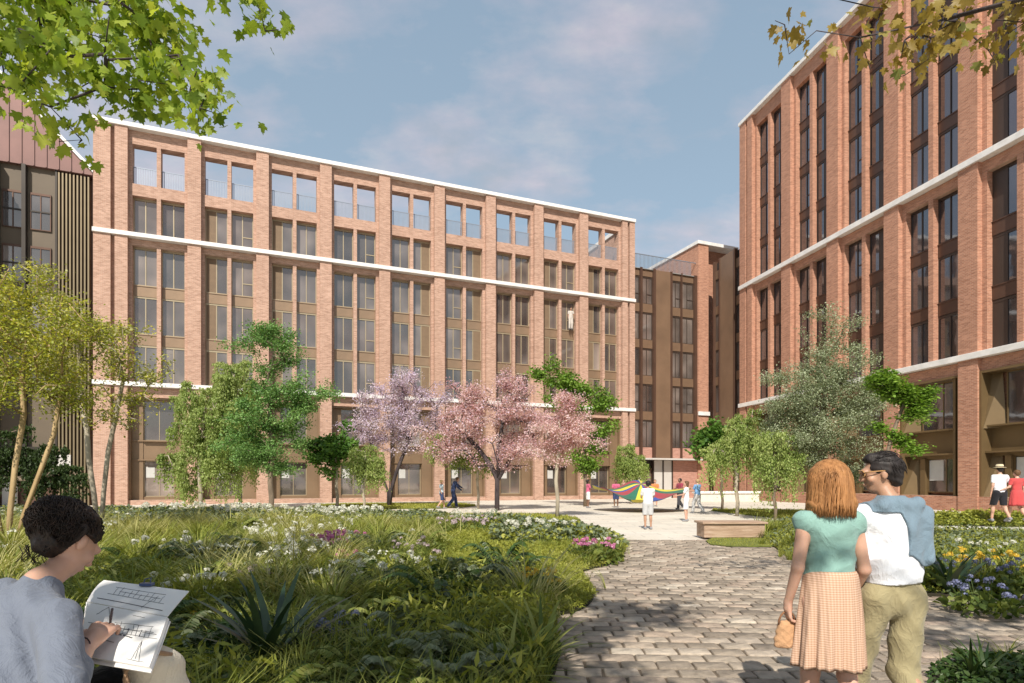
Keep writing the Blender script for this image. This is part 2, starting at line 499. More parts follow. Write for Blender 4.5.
# ---------------- corner link, bronze clad
def link_facade(root, L, cols, top, z_base, ends):
    """cols = list of (x0, x1, kind) kind 'w' windows, 'p' plain panel, 'f' thin fin"""
    kit = {}
    rows = [(1.0+3.2*k+0.0) for k in range(0, 7)]
    pr = {}
    for x0, x1, k in cols:
        if k == 'p':
            MB().box(x0, x1, 0.0, 0.3, z_base, top).build('cladding_panel', M['bronze_link'], root)
        elif k == 'f':
            MB().box(x0, x1, -0.06, 0.3, z_base, top+0.05).build('fin', M['bronze_dark'], root)
        else:
            w = x1-x0
            z = 4.55
            MB().box(x0, x1, 0.18, 0.3, z_base, z).build('base_panel', M['brick_c'], root)
            while z+2.5 < top-0.3:
                kk = WinKit(w, 2.45, M['frame_b'], M['glass_a'], M['blind']) if round(w, 2) not in kit else kit[round(w, 2)]
                kit[round(w, 2)] = kk
                kk.put(1 if int(z) % 2 else 0, root, (x0, 0.18, z))
                hh = min(0.75, top-z-2.45)
                shared(pr, (round(w, 2), round(hh, 2)), lambda: MB().box(0, w, 0, 0.14, 0, hh).build('spandrel_panel', M['bronze_link']), root, (x0, 0.14, z+2.45))
                z += 3.2
linkA = empty('corner_link_block', A0+Matrix.Rotation(TA, 3, 'Z') @ Vector((LA, 0.65, 0)), TA,
    'bronze clad corner building with glass roof balustrade and glazed entrance between the two brick blocks', 'apartment building')
wl = 5.05
TOPL = 20.45
link_facade(linkA, wl, [(0, 0.98, 'w'), (0.98, 1.2, 'f'), (1.2, 2.35, 'w'), (2.35, 2.6, 'f'), (2.6, 4.2, 'p'), (4.2, 4.4, 'f'), (4.4, 5.4, 'w'), (5.4, 5.5, 'f'), (5.5, 6.85, 'w'), (6.85, 7.15, 'f')], TOPL, 3.6, None)
m = MB()
for x in np.arange(0.0, 6.6, 0.14): m.box(x, x+0.03, 0.15, 0.19, TOPL+0.0, TOPL+1.25)
m.box(0, 7.15, 0.13, 0.21, TOPL+1.25, TOPL+1.3)
m.build('roof_railing', M['rail'], linkA)
MB().box(0, 7.15, 0.3, 12, 0, TOPL-0.05).build('building_core', M['dark_room'], linkA)
MB().box(0.0, 7.15, 0.001, 12, TOPL-0.049, TOPL-0.005).build('roof_deck', M['roofing'], linkA)
# entrance
m = MB()
m.box(1.05, 1.12, -0.1, 0.28, 0, 3.4); m.box(2.3, 2.38, -0.1, 0.28, 0, 3.4); m.box(3.35, 3.42, -0.1, 0.28, 0, 3.4); m.box(4.35, 4.42, -0.1, 0.28, 0, 3.4)
m.build('entrance_frame', M['frame_b'], linkA)
MB().box(0.0, 7.15, -1.0, 0.4, 3.42, 3.56).build('canopy', M['grey_panel'], linkA)
MB().box(0.02, 1.03, 0.0, 0.29, 0, 3.4).build('grey_panel', M['grey_panel'], linkA)
MB().box(2.40, 3.33, 0.0, 0.29, 0, 3.4).build('grey_panel', M['grey_panel'], linkA)
MB().box(3.44, 4.33, 0.0, 0.29, 0, 3.4).build('grey_panel', M['grey_panel'], linkA)
MB().box(4.44, 7.15, -0.02, 0.29, 0, 3.4).build('brick_panel', M['brick_c'], linkA)
d = MB().box(1.14, 2.28, 0.12, 0.2, 0.02, 2.7).build('entrance_door', M['bronze_dark'], linkA)
MB().box(1.3, 1.66, 0.105, 0.118, 0.4, 2.5).build('glass', M['glass_a'], d)
MB().box(1.76, 2.14, 0.105, 0.118, 0.4, 2.5).build('glass', M['glass_a'], d)

# brick corner tower behind the link
P0 = A0+Matrix.Rotation(TA, 3, 'Z') @ Vector((LA+7.17, 0.9, 0))
tower = empty('brick_corner_tower', P0, TA, 'narrow brick corner tower with white coping rising behind the bronze link', 'tower')
MB().box(0.0, 1.15, -0.45, 7.5, 0, 23.4).box(1.152, 4.5, 0.6, 7.5, 0, 23.4).build('brick_wall', M['brick_b'], tower)
MB().box(-0.12, 4.6, -0.57, 7.6, 23.4, 23.7).build('coping', M['stone'], tower, bevel=0.015)
MB().box(-0.06, 1.2, -0.6, -0.451, 7.6, 7.95).build('stone_band', M['stone'], tower)

# right side of the link, against the tall block
u = Vector((0.2025, -0.9793, 0)); vin = Vector((0.9793, 0.2025, 0))
linkB = empty('side_link_block', C0-u*5.15+vin*0.65, TB, 'bronze clad link wall with stacked windows beside the tall right block', 'apartment building')
link_facade(linkB, 5.6, [(0.0, 0.12, 'f'), (0.12, 1.0, 'w'), (1.0, 1.1, 'f'), (1.1, 3.3, 'p'), (3.3, 3.4, 'f'), (3.4, 4.9, 'w'), (4.9, 5.15, 'f')], 21.4, 3.6, None)
MB().box(0, 5.15, 0.3, 10, 0, 21.3).build('building_core', M['dark_room'], linkB)
MB().box(0, 5.15, 0.02, 0.29, 0, 3.59).build('base_wall', M['brick_b'], linkB)
MB().box(3.2, 4.2, -0.02, 0.015, 0.05, 3.1).build('side_door', M['bronze_dark'], linkB)

# ---------------- left wing
wingX = -15.5
wing = empty('left_wing_block', A0+Matrix.Rotation(TA, 3, 'Z') @ Vector((0, 0.25, 0)), TA,
    'dark metal clad wing with ribbed fins and terracotta upper storeys at far left', 'apartment building')
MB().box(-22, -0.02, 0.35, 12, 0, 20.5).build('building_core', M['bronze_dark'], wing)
m = MB()
for i in range(9):
    x = -0.25-i*0.19
    m.box(x-0.085, x, -0.05, 0.34, 0, 20.5)
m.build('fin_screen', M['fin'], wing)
# beige window bay
m = MB()
bx0, bx1 = -4.75, -2.0
m.box(bx0, bx1, 0.12, 0.345, 3.6, 20.6)
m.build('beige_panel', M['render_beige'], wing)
m = MB()
m.box(-3.62, -3.42, -0.25, 0.119, 3.6, 20.6)
m.box(bx0-0.3, bx0, -0.6, 0.34, 3.6, 20.6); m.box(bx1-0.0, bx1+0.1, -0.05, 0.34, 3.6, 20.6)
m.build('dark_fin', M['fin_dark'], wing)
wk = WinKit(1.05, 2.25, M['bronze_dark'], M['glass_a'], M['blind'])
def wingwin(x, z):
    f = wk.put(0, wing, (x, 0.03, z))
    return f
for z in (17.2-0.4, 13.55, 10.3, 7.0):
    wingwin(-4.65, z); wingwin(-3.28, z)
    MB().box(-4.65, -3.6, 0.02, 0.029, z+1.08, z+1.16).build('transom', M['fin_dark'], wing)
    MB().box(-3.28, -2.23, 0.02, 0.029, z+1.08, z+1.16).build('transom', M['fin_dark'], wing)
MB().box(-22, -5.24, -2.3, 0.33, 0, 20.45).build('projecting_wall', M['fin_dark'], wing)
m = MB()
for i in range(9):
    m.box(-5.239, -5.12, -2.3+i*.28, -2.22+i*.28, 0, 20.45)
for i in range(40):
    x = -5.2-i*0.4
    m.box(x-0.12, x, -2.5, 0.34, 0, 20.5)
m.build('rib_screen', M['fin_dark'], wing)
MB().box(-9, -2.1, -0.3, 0.119, 3.2, 3.6).build('canopy', M['fin_dark'], wing)
MB().box(-2.9, -1.2, -0.1, 0.10, 2.4, 3.15).build('grey_panel', M['grey_panel'], wing)
MB().box(-4.6, -3.9, -0.1, 0.10, 0, 3.15).build('grey_panel', M['grey_panel'], wing)
# terracotta upper storeys, with the roof edge stepping down towards the main block
m = MB()
prof = [(-0.05, 20.6), (-0.05, 20.75), (-5.5, 26.6), (-22, 31), (-22, 20.6)]
n = len(prof)
vs = [(x, -0.15, z) for x, z in prof]+[(x, 11.9, z) for x, z in prof]
fs = [tuple(range(n)), tuple(range(2*n-1, n-1, -1))]+[(i, n+i, n+(i+1) % n, (i+1) % n) for i in range(n)]
m.add(vs, fs)
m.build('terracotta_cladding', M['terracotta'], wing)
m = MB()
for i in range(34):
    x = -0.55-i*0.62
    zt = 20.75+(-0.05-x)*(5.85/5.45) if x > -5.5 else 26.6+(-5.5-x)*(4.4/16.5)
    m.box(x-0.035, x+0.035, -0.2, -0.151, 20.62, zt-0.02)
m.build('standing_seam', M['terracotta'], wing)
m = MB()
m.add([(-0.0, -0.3, 20.72), (-5.5, -0.3, 26.6), (-5.5, -0.3, 26.85), (0.0, -0.3, 20.97), (0, 12, 20.72), (-5.5, 12, 26.6), (-5.5, 12, 26.85), (0, 12, 20.97)],
      [(0, 1, 2, 3), (7, 6, 5, 4), (3, 2, 6, 7), (0, 3, 7, 4), (1, 0, 4, 5), (2, 1, 5, 6)])
m.build('roof_edge', M['stone'], wing)
# ------------------------------------------------------------------ ground
def ground_mat():
    m, nt, b, out = newmat('pale_paving')
    c = ramp(nt, noise(nt, 0.5, 6), [(0.3, (0.60, 0.55, 0.47)), (0.7, (0.72, 0.67, 0.585))])
    c2 = ramp(nt, noise(nt, 45, 3), [(0.35, (0.82, 0.82, 0.82)), (0.65, (1.08, 1.08, 1.08))])
    tcp = nt.nodes.new('ShaderNodeTexCoord'); bt = nt.nodes.new('ShaderNodeTexBrick'); bt.inputs['Scale'].default_value = 1.0
    bt.inputs['Brick Width'].default_value = 1.2; bt.inputs['Row Height'].default_value = .6; bt.inputs['Mortar Size'].default_value = .012
    bt.inputs['Color1'].default_value = (.93, .93, .93, 1); bt.inputs['Color2'].default_value = (1.05, 1.04, 1.02, 1); bt.inputs['Mortar'].default_value = (.62, .6, .57, 1)
    nt.links.new(tcp.outputs['Object'], bt.inputs['Vector'])
    c2 = mixc(nt, 1, c2, bt.outputs['Color'], 'MULTIPLY')
    nt.links.new(mixc(nt, 1, c, c2, 'MULTIPLY'), b.inputs['Base Color'])
    b.inputs['Roughness'].default_value = 0.9; b.inputs['Specular IOR Level'].default_value = 0.2
    bump(nt, noise(nt, 60, 3), b, 0.3, 0.01)
    return m
M['paving'] = ground_mat()
M['sand'] = simple('sand_joint', (0.13, 0.10, 0.07), 0.95, 0.25, 6, bmp=0.4)
M['soil'] = simple('dark_soil', (0.030, 0.026, 0.014), 0.95, 0.4, 4, bmp=0.5)
M['lawn'] = simple('lawn_base', (0.13, 0.15, 0.03), 0.95, 0.35, 5, bmp=0.5)
M['kerb'] = simple('pale_kerb', (0.62, 0.58, 0.5), 0.85, 0.1, 4)

def flat(name, poly, z, mat, kind='structure', thick=0.0):
    mb = MB()
    if thick: mb.prism(poly, z, z+thick)
    else: mb.add([(x, y, z) for x, y in poly], [tuple(range(len(poly)))])
    o = mb.build(name, mat); tag(o, kind=kind); return o

flat('ground', [(-400, -200), (400, -200), (400, 600), (-400, 600)], 0.0, M['paving'])

def smooth_poly(pts, it=2):
    for _ in range(it):
        q = []
        for i in range(len(pts)):
            a = pts[i]; b = pts[(i+1) % len(pts)]
            q.append((a[0]*.75+b[0]*.25, a[1]*.75+b[1]*.25)); q.append((a[0]*.25+b[0]*.75, a[1]*.25+b[1]*.75))
        pts = q
    return pts
bedL = [G(*p) for p in [(20, 515.5), (130, 516), (300, 517), (420, 520), (520, 527), (590, 533), (622, 540), (628, 550), (615, 566), (578, 573), (588, 586), (596, 598), (585, 612), (548, 620), (556, 640), (560, 665), (545, 700), (520, 760)]]
bedL = [(-22, 26.5)]+bedL+[(-0.35, 1.0), (-14, 1.0), (-22, 10)]
bedL = smooth_poly(bedL)
bedR = smooth_poly([G(*p) for p in [(748, 527), (800, 528), (860, 532), (930, 538), (1100, 541), (1350, 545), (1400, 600), (1150, 599), (1024, 599), (925, 598), (860, 592), (812, 574), (778, 552)]], 1)
bedR2 = smooth_poly([G(*p) for p in [(935, 664), (1030, 660), (1250, 662), (1500, 760), (1000, 900), (915, 740)]], 1)
bedR3 = smooth_poly([(11.8, 20.6), (13.5, 19.8), (30, 19.3), (30, 23.0), (14, 22.6), (10.5, 24)], 1)
for nm, p in (('planting_soil', bedL), ('planting_soil', bedR), ('planting_soil', bedR2), ('planting_soil', bedR3)):
    flat(nm, p, 0.004, M['soil'], thick=0.045)

def inside(P, poly):
    x = P[:, 0]; y = P[:, 1]; r = np.zeros(len(P), bool)
    n = len(poly)
    for i in range(n):
        x1, y1 = poly[i]; x2, y2 = poly[(i+1) % n]
        c = ((y1 > y) != (y2 > y))
        with np.errstate(divide='ignore', invalid='ignore'):
            xi = (x2-x1)*(y-y1)/(y2-y1+1e-12)+x1
        r ^= c & (x < xi)
    return r
def edge_dist(P, poly):
    d = np.full(len(P), 1e9)
    n = len(poly)
    for i in range(n):
        a = np.array(poly[i]); b = np.array(poly[(i+1) % n]); ab = b-a
        t = np.clip(((P-a)@ab)/(ab@ab+1e-12), 0, 1)
        q = a+t[:, None]*ab
        d = np.minimum(d, np.hypot(*(P-q).T))
    return d

# paver path: every stone bevelled and slightly uneven, one sheet of paving
def paver_mat():
    m, nt, b, out = newmat('stone_pavers')
    at = N(nt, 'ShaderNodeAttribute', attribute_name='tint')
    c = ramp(nt, at.outputs['Fac'], [(0, (0.21, 0.175, 0.14)), (0.3, (0.33, 0.275, 0.215)), (0.6, (0.42, 0.355, 0.28)), (0.85, (0.37, 0.29, 0.225)), (1, (0.54, 0.475, 0.385))])
    c2 = ramp(nt, noise(nt, 9, 7, rough=0.7), [(0.3, (0.62, 0.62, 0.62)), (0.5, (1, 1, 1)), (0.7, (1.22, 1.2, 1.17))])
    c3 = ramp(nt, noise(nt, 0.9, 4), [(0.3, (0.85, 0.84, 0.83)), (0.7, (1.1, 1.1, 1.1))])
    c = mixc(nt, 1, mixc(nt, 1, c, c2, 'MULTIPLY'), c3, 'MULTIPLY')
    nt.links.new(c, b.inputs['Base Color']); b.inputs['Roughness'].default_value = 0.85
    b.inputs['Specular IOR Level'].default_value = 0.25
    bump(nt, noise(nt, 28, 6, rough=0.7), b, 0.7, 0.02)
    return m
M['paver'] = paver_mat()
flat('path_bed', [(-1.6, 1.5), (11, 1.5), (11, 15.3), (-1.6, 15.3)], 0.004, M['sand'])
def pavers():
    cw, cl = 0.20, 0.29
    C = []
    rows = int((15.3-1.6)/cw)
    for r in range(rows):
        y = 1.6+(r+0.5)*cw
        off = (r % 2)*0.5*cl+RNG.normal(0, 0.03)
        nx = int(12.4/cl)
        l = cl
        for i in range(nx):
            C.append((-1.6+off+(i+0.5)*l, y+0.0, l, cw))
    C = np.array(C)
    slope = 0.045   # courses run a little askew
    P = C[:, :2].copy(); P[:, 1] += P[:, 0]*-slope+0.2
    keep = (P[:, 1] < 15.25) & (P[:, 1] > 1.6)
    for bed in (bedL, bedR, bedR2):
        keep &= ~(inside(P, bed) & (edge_dist(P, bed) > 0.35))
    C = C[keep]; P = P[keep]; n = len(P)
    hx = C[:, 2]/2-0.009-RNG.random(n)*0.006; hy = C[:, 3]/2-0.009-RNG.random(n)*0.006
    top = 0.022+RNG.normal(0, 0.003, n)
    tx = RNG.normal(0, 0.012, n); ty = RNG.normal(0, 0.012, n)
    rot = -slope+RNG.normal(0, 0.012, n)
    # octagonal outline with worn corners, three levels
    c = 0.10
    oct_ = np.array([(-1+c*.6, -1), (1-c*.6, -1), (1, -1+c), (1, 1-c), (1-c*.6, 1), (-1+c*.6, 1), (-1, 1-c), (-1, -1+c)])
    jit = 1+RNG.normal(0, 0.02, (n, 8, 2))
    V = []
    for lev, (s, dz) in enumerate(((1.0, -0.022), (1.0, -0.007), (0.93, 0.0))):
        x = oct_[None, :, 0]*jit[..., 0]*hx[:, None]*(1 if s == 1 else (hx[:, None]-0.009)/hx[:, None])
        y = oct_[None, :, 1]*jit[..., 1]*hy[:, None]*(1 if s == 1 else (hy[:, None]-0.009)/hy[:, None])
        z = top[:, None]+dz+tx[:, None]*x+ty[:, None]*y
        X = P[:, 0, None]+x*np.cos(rot)[:, None]-y*np.sin(rot)[:, None]
        Y = P[:, 1, None]+x*np.sin(rot)[:, None]+y*np.cos(rot)[:, None]
        V.append(np.stack([X, Y, np.maximum(z, 0.002)], -1))
    V = np.concatenate(V, 1)     # n,24,3
    fq = []
    for l in (0, 8):
        for i in range(8):
            j = (i+1) % 8; fq.append((l+i, l+j, l+8+j, l+8+i))
    fq += [(16, 17, 18, 19), (16, 19, 20, 23), (23, 20, 21, 22)]
    fq = np.array(fq)
    Fq = (fq[None]+(np.arange(n)*24)[:, None, None]).reshape(-1, 4)
    tint = np.repeat(RNG.random(n), len(fq))
    o = np_mesh('stone_path', V.reshape(-1, 3), Fq, M['paver'], tint=tint)
    tag(o, kind='structure')
pavers()

# plaza joints: thin saw-cut lines in the pale paving
# low terrace along the right block
# ------------------------------------------------------------------ planting
def frames(n, up=0.5, rng=RNG):
    """random orthonormal frames (n,3,3): columns u, v, w(normal), normals biased upwards"""
    w = rng.normal(size=(n, 3)); w[:, 2] = np.abs(w[:, 2])+up
    w /= np.linalg.norm(w, axis=1)[:, None]
    a = rng.normal(size=(n, 3)); u = np.cross(a, w); u /= np.linalg.norm(u, axis=1)[:, None]
    v = np.cross(w, u)
    return np.stack([u, v, w], -1)

T_LEAF = (np.array([(0, 0, 0), (0.32, 0.45, 0.07), (0, 1, -0.05), (-0.32, 0.45, 0.07)]), np.array([(0, 1, 2, 3)]))
T_NARROW = (np.array([(0, 0, 0), (0.16, 0.4, 0.05), (0, 1.15, -0.08), (-0.16, 0.4, 0.05)]), np.array([(0, 1, 2, 3)]))
T_OVAL = (np.array([(0, 0, 0), (0.28, 0.25, 0.06), (0.33, 0.6, 0.05), (0, 1, -0.08), (-0.33, 0.6, 0.05), (-0.28, 0.25, 0.06)]),
          np.array([(0, 1, 2, 3), (0, 3, 4, 5)]))
def maple_template():
    # half outline of a five lobed leaf
    h = [(0.0, 0.0), (0.18, -0.06), (0.42, -0.02), (0.30, 0.16), (0.62, 0.30), (0.50, 0.36), (0.58, 0.52), (0.30, 0.48), (0.24, 0.56), (0.20, 0.78), (0.10, 0.74), (0.0, 1.0)]
    pts = h+[(-x, y) for x, y in h[-2:0:-1]]
    P = [(x, y, 0.10*abs(x)+0.05*sin(6*y)-0.12*(x*x+(y-.4)**2)) for x, y in pts]
    P.append((0, 0.36, 0)); c = len(P)-1
    fs = []
    n = len(pts)
    for i in range(0, n, 2):
        fs.append((c, i, (i+1) % n, (i+2) % n))
    return (np.array(P), np.array(fs))
T_MAPLE = maple_template()
def oak_template():
    h = [(0, 0), (0.12, 0.05), (0.10, 0.14), (0.30, 0.20), (0.16, 0.34), (0.42, 0.46), (0.20, 0.56), (0.34, 0.72), (0.14, 0.78), (0.12, 0.92), (0.06, 0.94), (0, 1.0)]
    pts = h+[(-x, y) for x, y in h[-2:0:-1]]
    P = [(x, y, 0.12*abs(x)-0.1*(y-.5)**2) for x, y in pts]
    P.append((0, 0.45, 0)); c = len(P)-1; n = len(pts)
    return (np.array(P), np.array([(c, i, (i+1) % n, (i+2) % n) for i in range(0, n, 2)]))
T_OAK = oak_template()
def blade_template(seg=4, w=0.03, curve=0.5):
    V = []; Fs = []
    for i in range(seg+1):
        t = i/seg; ww = w*(1-t)**0.7+0.002; y = curve*t*t; z = t*(1-0.35*curve*t)
        V += [(-ww, y, z), (ww, y, z)]
    for i in range(seg): Fs.append((2*i, 2*i+1, 2*i+3, 2*i+2))
    return np.array(V), np.array(Fs)

def scatter(tpl, P, S, R):
    """template copies at points P with sizes S and frames R -> V, F, count of faces per copy"""
    tv, tf = tpl
    V = P[:, None, :]+np.einsum('nij,kj->nki', R, tv)*S[:, None, None]
    Fq = tf[None]+(np.arange(len(P))*len(tv))[:, None, None]
    return V.reshape(-1, 3), Fq.reshape(-1, tf.shape[1]), len(tf)

class Leaves:
    def __init__(self): self.V = []; self.F = []; self.t = []; self.n = 0
    def add(self, tpl, P, S, R, tint):
        V, Fq, k = scatter(tpl, P, S, R)
        self.V.append(V); self.F.append(Fq+self.n); self.n += len(V); self.t.append(np.repeat(tint, k)); return self
    def build(self, name, mat, parent=None, smooth=False):
        return np_mesh(name, np.concatenate(self.V), np.concatenate(self.F), mat, parent, smooth, tint=np.concatenate(self.t))

def zrot(ang, tilt):
    """frames for blades: rotation about z by ang, then lean"""
    n = len(ang); c, s = np.cos(ang), np.sin(ang); ct, st = np.cos(tilt), np.sin(tilt)
    R = np.zeros((n, 3, 3))
    # Rz * Rx(tilt)
    R[:, 0, 0] = c; R[:, 0, 1] = -s*ct; R[:, 0, 2] = s*st
    R[:, 1, 0] = s; R[:, 1, 1] = c*ct; R[:, 1, 2] = -c*st
    R[:, 2, 1] = st; R[:, 2, 2] = ct
    return R

def bed_points(poly, dens, box=None, margin=0.0):
    P0 = np.array(poly); lo = P0.min(0); hi = P0.max(0)
    if box is not None:
        lo = np.maximum(lo, box[0]); hi = np.minimum(hi, box[1])
    if (hi <= lo).any(): return np.zeros((0, 2))
    n = int((hi-lo).prod()*dens)
    P = lo+RNG.random((n, 2))*(hi-lo)
    k = inside(P, poly)
    P = P[k]
    # only what the views can see
    k = np.abs(P[:, 0]) < P[:, 1]*1.05+2.0
    return P[k]

def vnoise(P, s, seed=0):
    x = P[:, 0]/s; y = P[:, 1]/s
    r = 0
    for i, (a, b) in enumerate(((1.0, 0.3), (0.4, 1.1), (-0.8, 0.9), (1.7, -0.6), (0.9, 2.1))):
        r = r+np.sin(a*x*1.7+b*y*1.7+seed*1.3+i*2.1)/(1+i*0.5)
    return r/2.6

GL = {
 'straw': leaf_mat('pale_straw_blades', [(0.28, 0.28, 0.08), (0.42, 0.40, 0.15), (0.58, 0.54, 0.26)], 0.35),
 'moss': leaf_mat('bright_groundcover', [(0.15, 0.18, 0.025), (0.27, 0.30, 0.045), (0.38, 0.39, 0.07), (0.50, 0.47, 0.13)], 0.35),
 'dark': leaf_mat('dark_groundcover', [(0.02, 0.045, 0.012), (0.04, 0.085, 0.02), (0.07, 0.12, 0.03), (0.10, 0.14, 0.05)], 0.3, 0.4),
 'grass': leaf_mat('green_blades', [(0.10, 0.14, 0.02), (0.20, 0.24, 0.04), (0.32, 0.34, 0.07), (0.46, 0.43, 0.14)], 0.35),
 'grey': leaf_mat('grey_green_leaf', [(0.06, 0.085, 0.045), (0.11, 0.145, 0.075), (0.19, 0.225, 0.125), (0.30, 0.32, 0.20)], 0.25, 0.6),
 'fern': leaf_mat('fern_leaf', [(0.06, 0.10, 0.02), (0.13, 0.18, 0.035), (0.23, 0.27, 0.06), (0.36, 0.37, 0.12)], 0.35),
 'spike': leaf_mat('spiky_leaf', [(0.018, 0.04, 0.018), (0.035, 0.07, 0.03), (0.07, 0.11, 0.045)], 0.15, 0.35, 0.5),
 'white': leaf_mat('white_petal', [(0.55, 0.55, 0.48), (0.70, 0.70, 0.62), (0.82, 0.82, 0.76)], 0.3, 0.7),
 'pink': leaf_mat('pink_petal', [(0.45, 0.12, 0.28), (0.62, 0.22, 0.42), (0.75, 0.45, 0.58)], 0.3, 0.7),
 'yellow': leaf_mat('yellow_petal', [(0.60, 0.38, 0.03), (0.72, 0.50, 0.05), (0.75, 0.60, 0.15)], 0.3, 0.7),
 'blue': leaf_mat('blue_petal', [(0.12, 0.14, 0.28), (0.20, 0.22, 0.38), (0.34, 0.36, 0.50)], 0.3, 0.7),
 'mauve': leaf_mat('mauve_petal', [(0.42, 0.32, 0.38), (0.55, 0.44, 0.48), (0.68, 0.58, 0.60)], 0.3, 0.7),
}
def foliage_h(P, poly, hmax, fall=0.9):
    d = edge_dist(P, poly)
    return hmax*np.clip(d/fall, 0.12, 1)**0.6*(0.8+0.25*vnoise(P, 0.55, 3))

# zone masks on the left bed, in ground coordinates
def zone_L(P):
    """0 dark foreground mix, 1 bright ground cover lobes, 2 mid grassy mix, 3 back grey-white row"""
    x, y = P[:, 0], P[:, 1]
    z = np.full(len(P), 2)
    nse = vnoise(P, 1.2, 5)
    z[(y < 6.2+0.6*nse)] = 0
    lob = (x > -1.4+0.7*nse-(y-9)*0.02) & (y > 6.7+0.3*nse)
    z[lob] = 1
    back = (y > 17.2+0.5*nse-0.0*x) | ((x > -0.5) & (y > 12.8+0.3*nse))
    z[back] = 3
    return z

def leaf_cover(name, label, poly, zsel, dens, size, hmax, mat, tpl=T_OVAL, box=None, up=0.6, cat='ground cover'):
    P = bed_points(poly, dens, box)
    if zsel is not None: P = P[np.isin(zone_L(P), zsel)]
    h = foliage_h(P, poly, hmax)
    n = len(P)
    u = RNG.random(n)**0.5
    # hummocks
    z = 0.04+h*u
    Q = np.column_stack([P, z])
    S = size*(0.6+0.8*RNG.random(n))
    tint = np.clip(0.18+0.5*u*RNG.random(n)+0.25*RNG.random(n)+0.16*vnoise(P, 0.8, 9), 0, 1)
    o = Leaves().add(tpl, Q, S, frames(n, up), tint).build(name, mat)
    return tag(o, label, cat, kind='stuff')

def blades(name, label, poly, zsel, dens, hgt, mat, box=None, w=0.02, clump=0.0, thr=-9, seed=0, cat='grass'):
    P = bed_points(poly, dens, box)
    if zsel is not None: P = P[np.isin(zone_L(P), zsel)]
    if thr > -9: P = P[vnoise(P, 0.9, seed) > thr]
    n = len(P)
    if clump:
        # gather blades into tufts
        cell = np.round(P/clump)
        hh = np.modf(np.abs(np.sin(cell[:, 0]*12.9898+cell[:, 1]*78.233)*43758.5453))[0]
        h2 = np.modf(np.abs(np.sin(cell[:, 0]*39.3+cell[:, 1]*11.1)*24634.63))[0]
        C = cell*clump+np.column_stack([hh-0.5, h2-0.5])*clump*0.8
        P = C+(P-cell*clump)*0.28
        out = np.arctan2(-(P-C)[:, 0], (P-C)[:, 1])+RNG.normal(0, 0.7, n)
        hs = hgt*(0.55+0.8*hh)*(0.6+0.5*RNG.random(n))
    else:
        out = RNG.random(n)*2*pi; hs = hgt*(0.5+0.8*RNG.random(n))
    R = zrot(out, -np.abs(RNG.normal(0.1, 0.25, n)))
    Q = np.column_stack([P, np.full(n, 0.03)])
    tint = np.clip(RNG.random(n)*0.6+0.2+0.2*vnoise(P, 0.7, seed+1), 0, 1)
    tp = blade_template(3, w, 0.6)
    o = Leaves().add(tp, Q, hs, R, tint).build(name, mat)
    return tag(o, label, cat, kind='stuff')

NEARB = (np.array([-7.0, 1.2]), np.array([1.5, 7.2]))
MIDB = (np.array([-14, 6.0]), np.array([3.5, 18.5]))
FARB = (np.array([-24, 11.5]), np.array([4, 27]))
def planting():
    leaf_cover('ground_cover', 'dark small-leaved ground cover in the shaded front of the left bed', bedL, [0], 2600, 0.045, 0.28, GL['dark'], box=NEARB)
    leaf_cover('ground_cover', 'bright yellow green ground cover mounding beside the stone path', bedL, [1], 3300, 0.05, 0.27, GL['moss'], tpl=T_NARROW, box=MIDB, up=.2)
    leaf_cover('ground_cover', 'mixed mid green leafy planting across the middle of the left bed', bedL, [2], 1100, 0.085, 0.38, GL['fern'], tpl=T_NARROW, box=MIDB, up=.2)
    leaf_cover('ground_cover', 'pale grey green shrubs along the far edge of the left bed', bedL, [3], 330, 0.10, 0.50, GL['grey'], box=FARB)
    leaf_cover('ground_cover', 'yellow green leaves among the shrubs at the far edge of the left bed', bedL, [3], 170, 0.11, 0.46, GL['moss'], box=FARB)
    blades('meadow_grass', 'arching yellow green grass tufts in the middle of the left bed', bedL, [2], 620, 0.62, GL['grass'], box=MIDB, w=0.016, clump=0.5, thr=-0.55, seed=2)
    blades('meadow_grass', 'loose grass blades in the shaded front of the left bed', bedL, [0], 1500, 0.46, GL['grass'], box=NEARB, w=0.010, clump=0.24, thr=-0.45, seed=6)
    blades('meadow_grass', 'tall pale wispy grass standing above the middle of the left bed', bedL, [2], 240, 0.85, GL['straw'], box=MIDB, w=0.007, clump=0.7, thr=-0.1, seed=12)
    blades('meadow_grass', 'short fine grass rising out of the bright ground cover', bedL, [1], 420, 0.40, GL['grass'], box=MIDB, w=0.011, clump=0.4, thr=-0.6, seed=4)
    leaf_cover('ground_cover', 'mixed yellow green planting in the right hand bed behind the couple', bedR, None, 1000, 0.065, 0.34, GL['moss'], tpl=T_NARROW, up=.2)
    leaf_cover('ground_cover', 'grey green leaves scattered through the right hand bed', bedR, None, 260, 0.07, 0.40, GL['grey'])
    blades('meadow_grass', 'fine arching grass in the right hand bed', bedR, None, 400, 0.50, GL['grass'], w=0.014, clump=0.6, thr=-0.2, seed=8)
    leaf_cover('ground_cover', 'dark green ground cover in the lower right corner bed', bedR2, None, 2200, 0.045, 0.22, GL['dark'])
    blades('meadow_grass', 'dark grass blades in the lower right corner bed', bedR2, None, 300, 0.28, GL['grass'], w=0.012, clump=0.35, thr=-0.3, seed=3)
    leaf_cover('ground_cover', 'yellow green low hedge planting along the brick wall on the right', bedR3, None, 420, 0.09, 0.48, GL['moss'])
    leaf_cover('ground_cover', 'dark leaves inside the low hedge along the brick wall on the right', bedR3, None, 260, 0.09, 0.40, GL['fern'])
planting()

